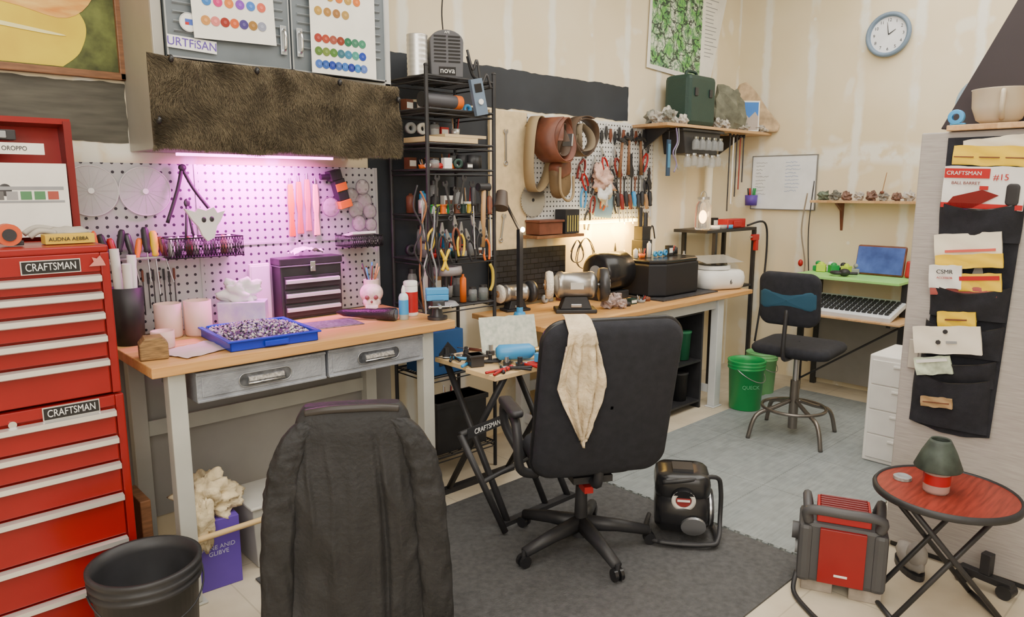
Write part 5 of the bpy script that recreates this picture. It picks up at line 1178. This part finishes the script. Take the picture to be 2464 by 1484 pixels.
ec.cyl((.05,-.13,.11),(.05,-.145,.105),.06,STEEL)
t.p("end_cap",ec,label="grey round side cap")
t.p("frame_tube",M().tube(smooth_path([(-.12,-.16,.02),(.12,-.16,.02),(.17,-.13,.04),(.19,-.02,.10),(.19,.0,.26),(.16,-.02,.34),(.02,-.10,.35),(-.10,-.10,.33)],5),.012,BLACK))
t.p("base_frame",M().tube(smooth_path([(-.15,.14,.018),(-.17,0,.018),(-.15,-.14,.018),(0,-.17,.018),(.15,-.14,.018),(.17,0,.018),(.15,.14,.018)],5),.012,BLACK))
# ---------------------------------------------------------------- tall cabinet + organiser
CX=3.40
lm,nt,b=newmat("linen_grey");vec,s=objsep(nt)
mp=nt.nodes.new("ShaderNodeMapping");nt.links.new(vec,mp.inputs[0]);mp.inputs["Scale"].default_value=(4,4,60)
nt.links.new(mixc(nt,maprange(nt,nz(nt,mp.outputs[0],3),.3,.7),(.31,.285,.265),(.40,.37,.345)),b.inputs["Base Color"]);b.inputs["Roughness"].default_value=.7
t=T("tall_cabinet","tall grey linen-textured cabinet beside the passage","cabinet",(0,0,0))
t.p("body",M().box(CX,4.15,-.25,1.09,.03,1.875,lm).box(CX+.02,4.13,-.23,1.07,0,.03,BLACK),.006)
t.p("hinge",M().box(CX-.008,CX,1.02,1.06,.86,.99,mat((.5,.47,.42),.4,.3)),.003,"pale metal hinge plate")
t.p("top_board",M().box(CX-.03,4.18,-.25,.99,1.877,1.90,BOARD),.003,"wooden board on top")
t=T("pocket_organiser","black fabric hanging organiser with stuffed pockets","organiser",(CX-.004,.85,1.85))
def bk_(u,v):
    wl=.135+.045*max(0,(v-.55)/.45)**1.5;wr=.165-.035*v
    y=wl-(wl+wr)*u
    return Vector((-.004-.010*math.sin(v*9)*math.sin(u*pi)-.004*math.sin(u*20),y,-1.22*v-.03*math.sin(u*pi*.9)*v))
m=M().grid(bk_,24,60,BLKF)
t.p("backing",m)
def pocket(ztop,zb,wa,wb,dep=.05,yc=0):
    def fn(u,v):
        w=wa+(wb-wa)*v
        return Vector((-.008-dep*math.sin(u*pi)**.5*(1-.6*v)-.006*math.sin(u*16)*(1-v)-.004*math.sin(u*7+v*6),yc+w/2-(u)*w,ztop+(zb-ztop)*v-.030*math.sin(u*pi)*(1-v)))
    t.p("pocket",M().grid(fn,36,16,BLKF).grid(lambda u,v:fn(u,0)+Vector((.001,0,.004*v)),36,2,BLKG))
for zt,zb,wa,wb,dp,yc in ((-.262,-.42,.30,.29,.065,-.01),(-.600,-.74,.29,.28,.075,0),(-.76,-.90,.29,.28,.06,.005),(-.905,-1.02,.28,.28,.055,.015),(-.985,-1.22,.29,.30,.06,.03)): pocket(zt,zb,wa,wb,dp,yc)
def packet(y,z,w,h,c,name,label,tilt=0,dx=.03,extra=None,txts=(),lean=-4):
    def f(u,v): return Vector((-.006-.004*math.sin(u*9+v*3)*math.sin(v*4),w/2-w*u,h*v+.003*math.sin(u*11)))
    mm_=M().grid(f,14,6,c).grid(lambda u,v:f(1-u,v)+Vector((.010,0,0)),14,6,c)
    mm_.box(-.004,.004,-w/2,w/2,0,h,c)
    if extra: extra(mm_)
    o=one(name,label,"packet",mm_,(CX-dx,y,z),0,group="packets in the organiser")
    o.rotation_euler=(math.radians(tilt),math.radians(lean),0)
    for tx,sz,ty,tz,k_ in txts: text(tx,sz,(-.012,ty,tz),FX,k_,o)
    return o
packet(.82,1.735,.27,.075,YELLOW,"yellow_packet","yellow packet with printed lines at the organiser top",3,.03,lambda m:[m.box(-.012,-.006,-.12+i*.09,-.05+i*.09,.03,.034,BROWN) for i in range(3)])
packet(.81,1.79,.22,.055,mat((.70,.64,.50),.7),"folded_paper","cream folded paper tucked behind the yellow packet",-5,.018)
def blade(m):
    m.box(-.0115,-.006,-.02,.14,.12,.158,REDP)
    m.poly([(-.0115,.13,.0),(-.0115,.03,.0),(-.0115,-.06,.055),(-.0115,.0,.075),(-.0115,.10,.045)],(.001,0,0),REDD)
    m.box(-.0115,-.006,-.02,.01,.075,.09,REDP)
    m.pad(.045,.085,.008,.015,BLACK,X=XF((-.012,-.105,.06),(0,0,90)))
    m.box(-.0115,-.006,-.142,.142,0,.02,REDP)
packet(.835,1.565,.285,.165,WHITE,"blade_package","red and white retail package with red tool pictured",2,.04,blade,
  (("CRAFTSMAN",.022,.07,.139,WHITE),("#15",.034,-.06,.125,REDP),("BALL BARRET",.017,.06,.100,REDD)))
packet(.86,1.36,.24,.105,mat((.78,.72,.58),.6),"white_pouch","cream flat pouch bulging from the second pocket",-6,.04,lambda m:m.box(-.0115,-.006,-.1,.08,.03,.04,mat((.6,.1,.08),.6)))
packet(.85,1.325,.24,.055,YELLOW,"yellow_envelope","yellow printed envelope in the second pocket",-6,.055)
packet(.925,1.235,.12,.095,WHITE,"white_package","small white lettered package in the pocket",-3,.065,None,(("CSMR",.024,0,.07,BLACK),("ACCESSOR",.012,0,.045,REDP)))
packet(.80,1.235,.15,.07,YELLOW,"yellow_package","yellow package with red stripe in the pocket",-6,.06,lambda m:m.box(-.0115,-.006,-.07,.07,.045,.062,REDP))
packet(.86,1.21,.24,.05,mat((.35,.08,.07),.6),"brown_package","dark red package edge in the pocket",-4,.055)
packet(.87,1.075,.14,.065,YELLOW,"yellow_card","small yellow hanging card in the pocket",-6,.055,lambda m:m.box(-.0115,-.006,-.04,.04,.03,.036,BROWN))
packet(.885,.965,.25,.115,mat((.76,.71,.60),.6),"white_card","cream header card with small black print",-8,.085,lambda m:(m.cyl((-.0115,0,.095),(-.006,0,.095),.009,BLACK),m.cyl((-.0115,.03,.05),(-.006,.03,.05),.010,IRON,n=6),m.box(-.0115,-.006,-.04,.0,.045,.055,GREY)))
packet(.93,.865,.14,.075,mat((.50,.58,.44),.5,var=.4,vs=25),"seed_packet","green and white crinkled packet in the pocket",-14,.066,lambda m:m.box(-.0115,-.006,-.06,.06,.055,.068,WHITE))
packet(.91,.725,.12,.042,mat((.38,.25,.12),.7),"kraft_tag","brown kraft tag on the lowest pocket",-6,.070,lambda m:m.box(-.0115,-.006,-.05,.05,.02,.023,BROWN))
t=T("ceramic_pot","large beige ceramic mug with handle","mug",(3.50,.84,1.901))
CM=mat((.50,.43,.32),.35)
t.p("bowl",M().lathe([(0,0),(.05,0),(.08,.02),(.098,.07),(.102,.135),(.105,.14),(.098,.14),(.092,.07),(.055,.02),(0,.015)],CM,n=40))
t.p("handle",M().tube(smooth_path([(-.09,-.03,.12),(-.135,-.04,.115),(-.14,-.04,.05),(-.085,-.03,.02)],6),.010,CM,n=10))
m=M().poly([(3.60,1.08,1.902),(3.60,.74,1.902),(3.60,.70,2.60),(3.60,.74,2.62)],(.06,0,0),mat((.030,.022,.026),.6))
one("black_speaker_wedge","tall dark triangular wedge panel on the cabinet","panel",m,(3.60,.90,1.902),world=True,bev=.004)
one("blue_roll","small blue plastic ring clip on the board edge","clip",M().lathe([(.014,-.012),(.03,-.012),(.03,.012),(.014,.012),(.014,-.012)],LBLUE,X=XF((0,0,.031),(0,90,0))).box(-.01,.01,-.035,.02,-.0,.006,LBLUE),(3.40,.965,1.902),bev=.002)
one("round_plate","pale blue round plate leaning behind the mug","plate",M().cyl((0,0,.12),(.01,0,.12),.12,mat((.30,.42,.50),.4),n=36).cyl((-.004,0,.12),(0,0,.12),.095,WHITE,n=36),(3.80,.97,1.902))
# ---------------------------------------------------------------- heater
t=T("portable_heater","red and black portable gas heater on wooden blocks","heater",(2.88,1.085,.052),-66)
DG=mat((.06,.06,.065),.5)
t.p("body",M().box(-.15,.15,-.10,.10,0,.26,DG).box(-.165,-.11,-.11,.10,.0,.25,DG).box(.11,.165,-.11,.10,0,.25,DG),.018,"dark grey plastic body")
t.p("front_panel",M().box(-.085,.085,-.118,-.10,.015,.245,RED).box(-.025,.025,-.121,-.118,.05,.060,WHITE),.006,"red metal front panel")
t.p("shoulder",M().tube(smooth_path([(-.13,-.09,.26),(-.13,-.11,.315),(0,-.125,.325),(.13,-.11,.315),(.13,-.09,.26)],6),.02,DG).tube(smooth_path([(-.13,-.09,.27),(-.14,.04,.32),(-.13,.09,.26)],6),.018,DG).tube(smooth_path([(.13,-.09,.27),(.14,.04,.32),(.13,.09,.26)],6),.018,DG))
m=M().box(-.10,.10,-.085,.08,.26,.31,REDP)
for i in range(7): m.box(-.09,.09,-.08+i*.022,-.072+i*.022,.31,.322,REDD)
t.p("grille",m,.004,"bright red top grille")
t.p("knob",M().cyl((-.165,.0,.17),(-.19,0,.17),.035,DG));t.p("knob",M().cyl((-.165,.0,.10),(-.175,0,.10),.03,GREY))
for i,(x,y) in enumerate(((2.82,1.15),(2.88,.98),(2.96,1.14))): one("wooden_block","grey weathered wood block under the heater","wood block",M().box(-.06,.06,-.045,.045,0,.05,mat((.30,.26,.22),.8,var=.3,vs=15)),(x,y,0),-66,bev=.004,group="blocks under the heater")
one("gas_hose","black rubber hose trailing on the concrete","hose",M().tube(smooth_path([(2.74,1.20,.08),(2.68,1.18,.02),(2.60,1.08,.012),(2.55,.99,.012),(2.52,.9,.012)],7),.010,BLACK),(2.7,1.1,.02),world=True)
t=T("leather_boot","grey worn work boot near the cabinet base","boot",(3.25,.93,0),40)
t.p("upper",M().ell((0,0,.06),(.11,.045,.05),mat((.30,.28,.26),.8,var=.3),nzs=.2,seed=2).ell((-.06,0,.10),(.05,.04,.055),mat((.30,.28,.26),.8,var=.3)));t.p("sole",M().poly([(.11*math.cos(a),.045*math.sin(a),0) for a in [2*pi*i/20 for i in range(20)]],(0,0,.025),BLACK))
one("black_caster_frame","low black wheeled frame beside the cabinet","frame",M().box(-.10,.10,-.02,.02,.04,.07,BLACK).cyl((-.08,-.03,.03),(-.08,.03,.03),.03,BLACK).cyl((.08,-.03,.03),(.08,.03,.03),.03,BLACK).box(-.02,.02,-.02,.02,.07,.16,BLACK),(3.31,.66,0),80,bev=.004)
# ---------------------------------------------------------------- round table
t=T("side_table","round red-topped folding side table with black legs","table",(2.99,.755,0))
t.p("tabletop",M().cyl((0,0,.485),(0,0,.5),.238,mat((.24,.030,.018),.38,var=.35,vs=8,stretch=(1,10,1)),n=64),label="reddish wooden round top")
t.p("rim",M().lathe([(.238,.478),(.252,.48),(.254,.495),(.246,.506),(.238,.503),(.238,.478)],BLACK,n=64),label="black metal rim")
for k in (-1,1):
    for j,(s0,s1) in enumerate(((-.19,.21),(.19,-.21))):
        ox,oy=.11*k*.7,.11*k*.7
        if j: ox*=.8;oy*=.8
        t.p("leg",M().tube([(s0*.72+ox,-s0*.68+oy,.48),(s1*.72+ox,-s1*.68+oy,.012)],.010,BLACK))
for s_ in (-.21,.21): t.p("crossbar",M().tube([(s_*.72-.08,-s_*.68-.08,.014),(s_*.72+.08,-s_*.68+.08,.014)],.010,BLACK))
t=T("candle_lamp","red jar candle with dark green cone shade","candle lamp",(2.95,.78,.501))
t.p("jar",M().lathe([(0,0),(.042,0),(.046,.01),(.046,.085),(.038,.10),(.038,.11)],mat((.75,.55,.5),.1,alpha=.5),n=28).cyl((0,0,.006),(0,0,.055),.041,RED),label="clear jar with red wax")
t.p("label",M().lathe([(.0468,.035),(.0468,.075)],REDP,n=28))
t.p("shade",M().lathe([(.080,.095),(.083,.10),(.06,.16),(.04,.20),(.034,.21),(.03,.205),(.055,.16),(.078,.098)],mat((.04,.055,.045),.6,var=.4,vs=20),n=28),label="dark green cone shade")
one("coaster","small round grey stone coaster on the table","coaster",M().cyl((0,0,0),(0,0,.012),.033,mat((.28,.27,.25),.6,var=.5,vs=60),n=24).lathe([(.0,.013),(.02,.013),(.024,.017),(.03,.012)],GREY),(2.985,.91,.501))
one("ceiling_cable","black cable running up from the rack","cable",M().tube(smooth_path([(2.56,3.30,2.5),(2.60,3.36,2.62),(2.66,3.42,2.8),(2.68,3.44,3.1),(2.68,3.44,3.58)],6),.004,BLACK),(2.6,3.4,2.5),world=True)
# ---------------------------------------------------------------- lights
def area(loc,rot,sx,sy,e,col,name="lamp_or_fill",spread=None):
    l=bpy.data.lights.new(name,'AREA');l.shape='RECTANGLE';l.size=sx;l.size_y=sy;l.energy=e;l.color=col
    if spread: l.spread=spread
    o=bpy.data.objects.new(name,l);o.location=loc;o.rotation_euler=[math.radians(a) for a in rot];COL.objects.link(o);return o
area((1.3,1.2,3.5),(0,0,0),3.0,2.0,88,(1,.96,.88))
area((4.2,1.4,3.5),(0,0,0),3.0,2.0,98,(1,.965,.90))
area((-.8,-.6,2.4),(70,0,-47),2.4,2.0,115,(1,.96,.89))  # unseen fill light added behind the camera, not a lamp of the room
area((1.47,3.22,1.775),(35,0,0),.45,.06,24,(1,.10,.80),spread=math.radians(130))
area((4.15,3.37,1.385),(25,0,0),.6,.03,20,(1,.58,.10))
def point(loc,e,col,r=.02):
    l=bpy.data.lights.new("bulb_light",'POINT');l.energy=e;l.color=col;l.shadow_soft_size=r
    o=bpy.data.objects.new("bulb_light",l);o.location=loc;COL.objects.link(o)
point((5.10,3.08,1.45),1.5,(1,.55,.2),.03)
point((2.96,3.02,1.40),1.0,(1,.7,.4),.02)
w=bpy.data.worlds.new("w");bpy.context.scene.world=w;w.use_nodes=True
w.node_tree.nodes["Background"].inputs[0].default_value=(.5,.48,.42,1);w.node_tree.nodes["Background"].inputs[1].default_value=.3
# ---------------------------------------------------------------- camera
cam=bpy.data.cameras.new("camera");co=bpy.data.objects.new("camera",cam);COL.objects.link(co)
cam.sensor_width=36;cam.lens=36*1720/2464;cam.clip_start=.05
co.location=(0,0,1.65)
co.rotation_euler=(math.radians(90)-math.atan(292/1720),0,math.radians(46.95-90))
bpy.context.scene.camera=co
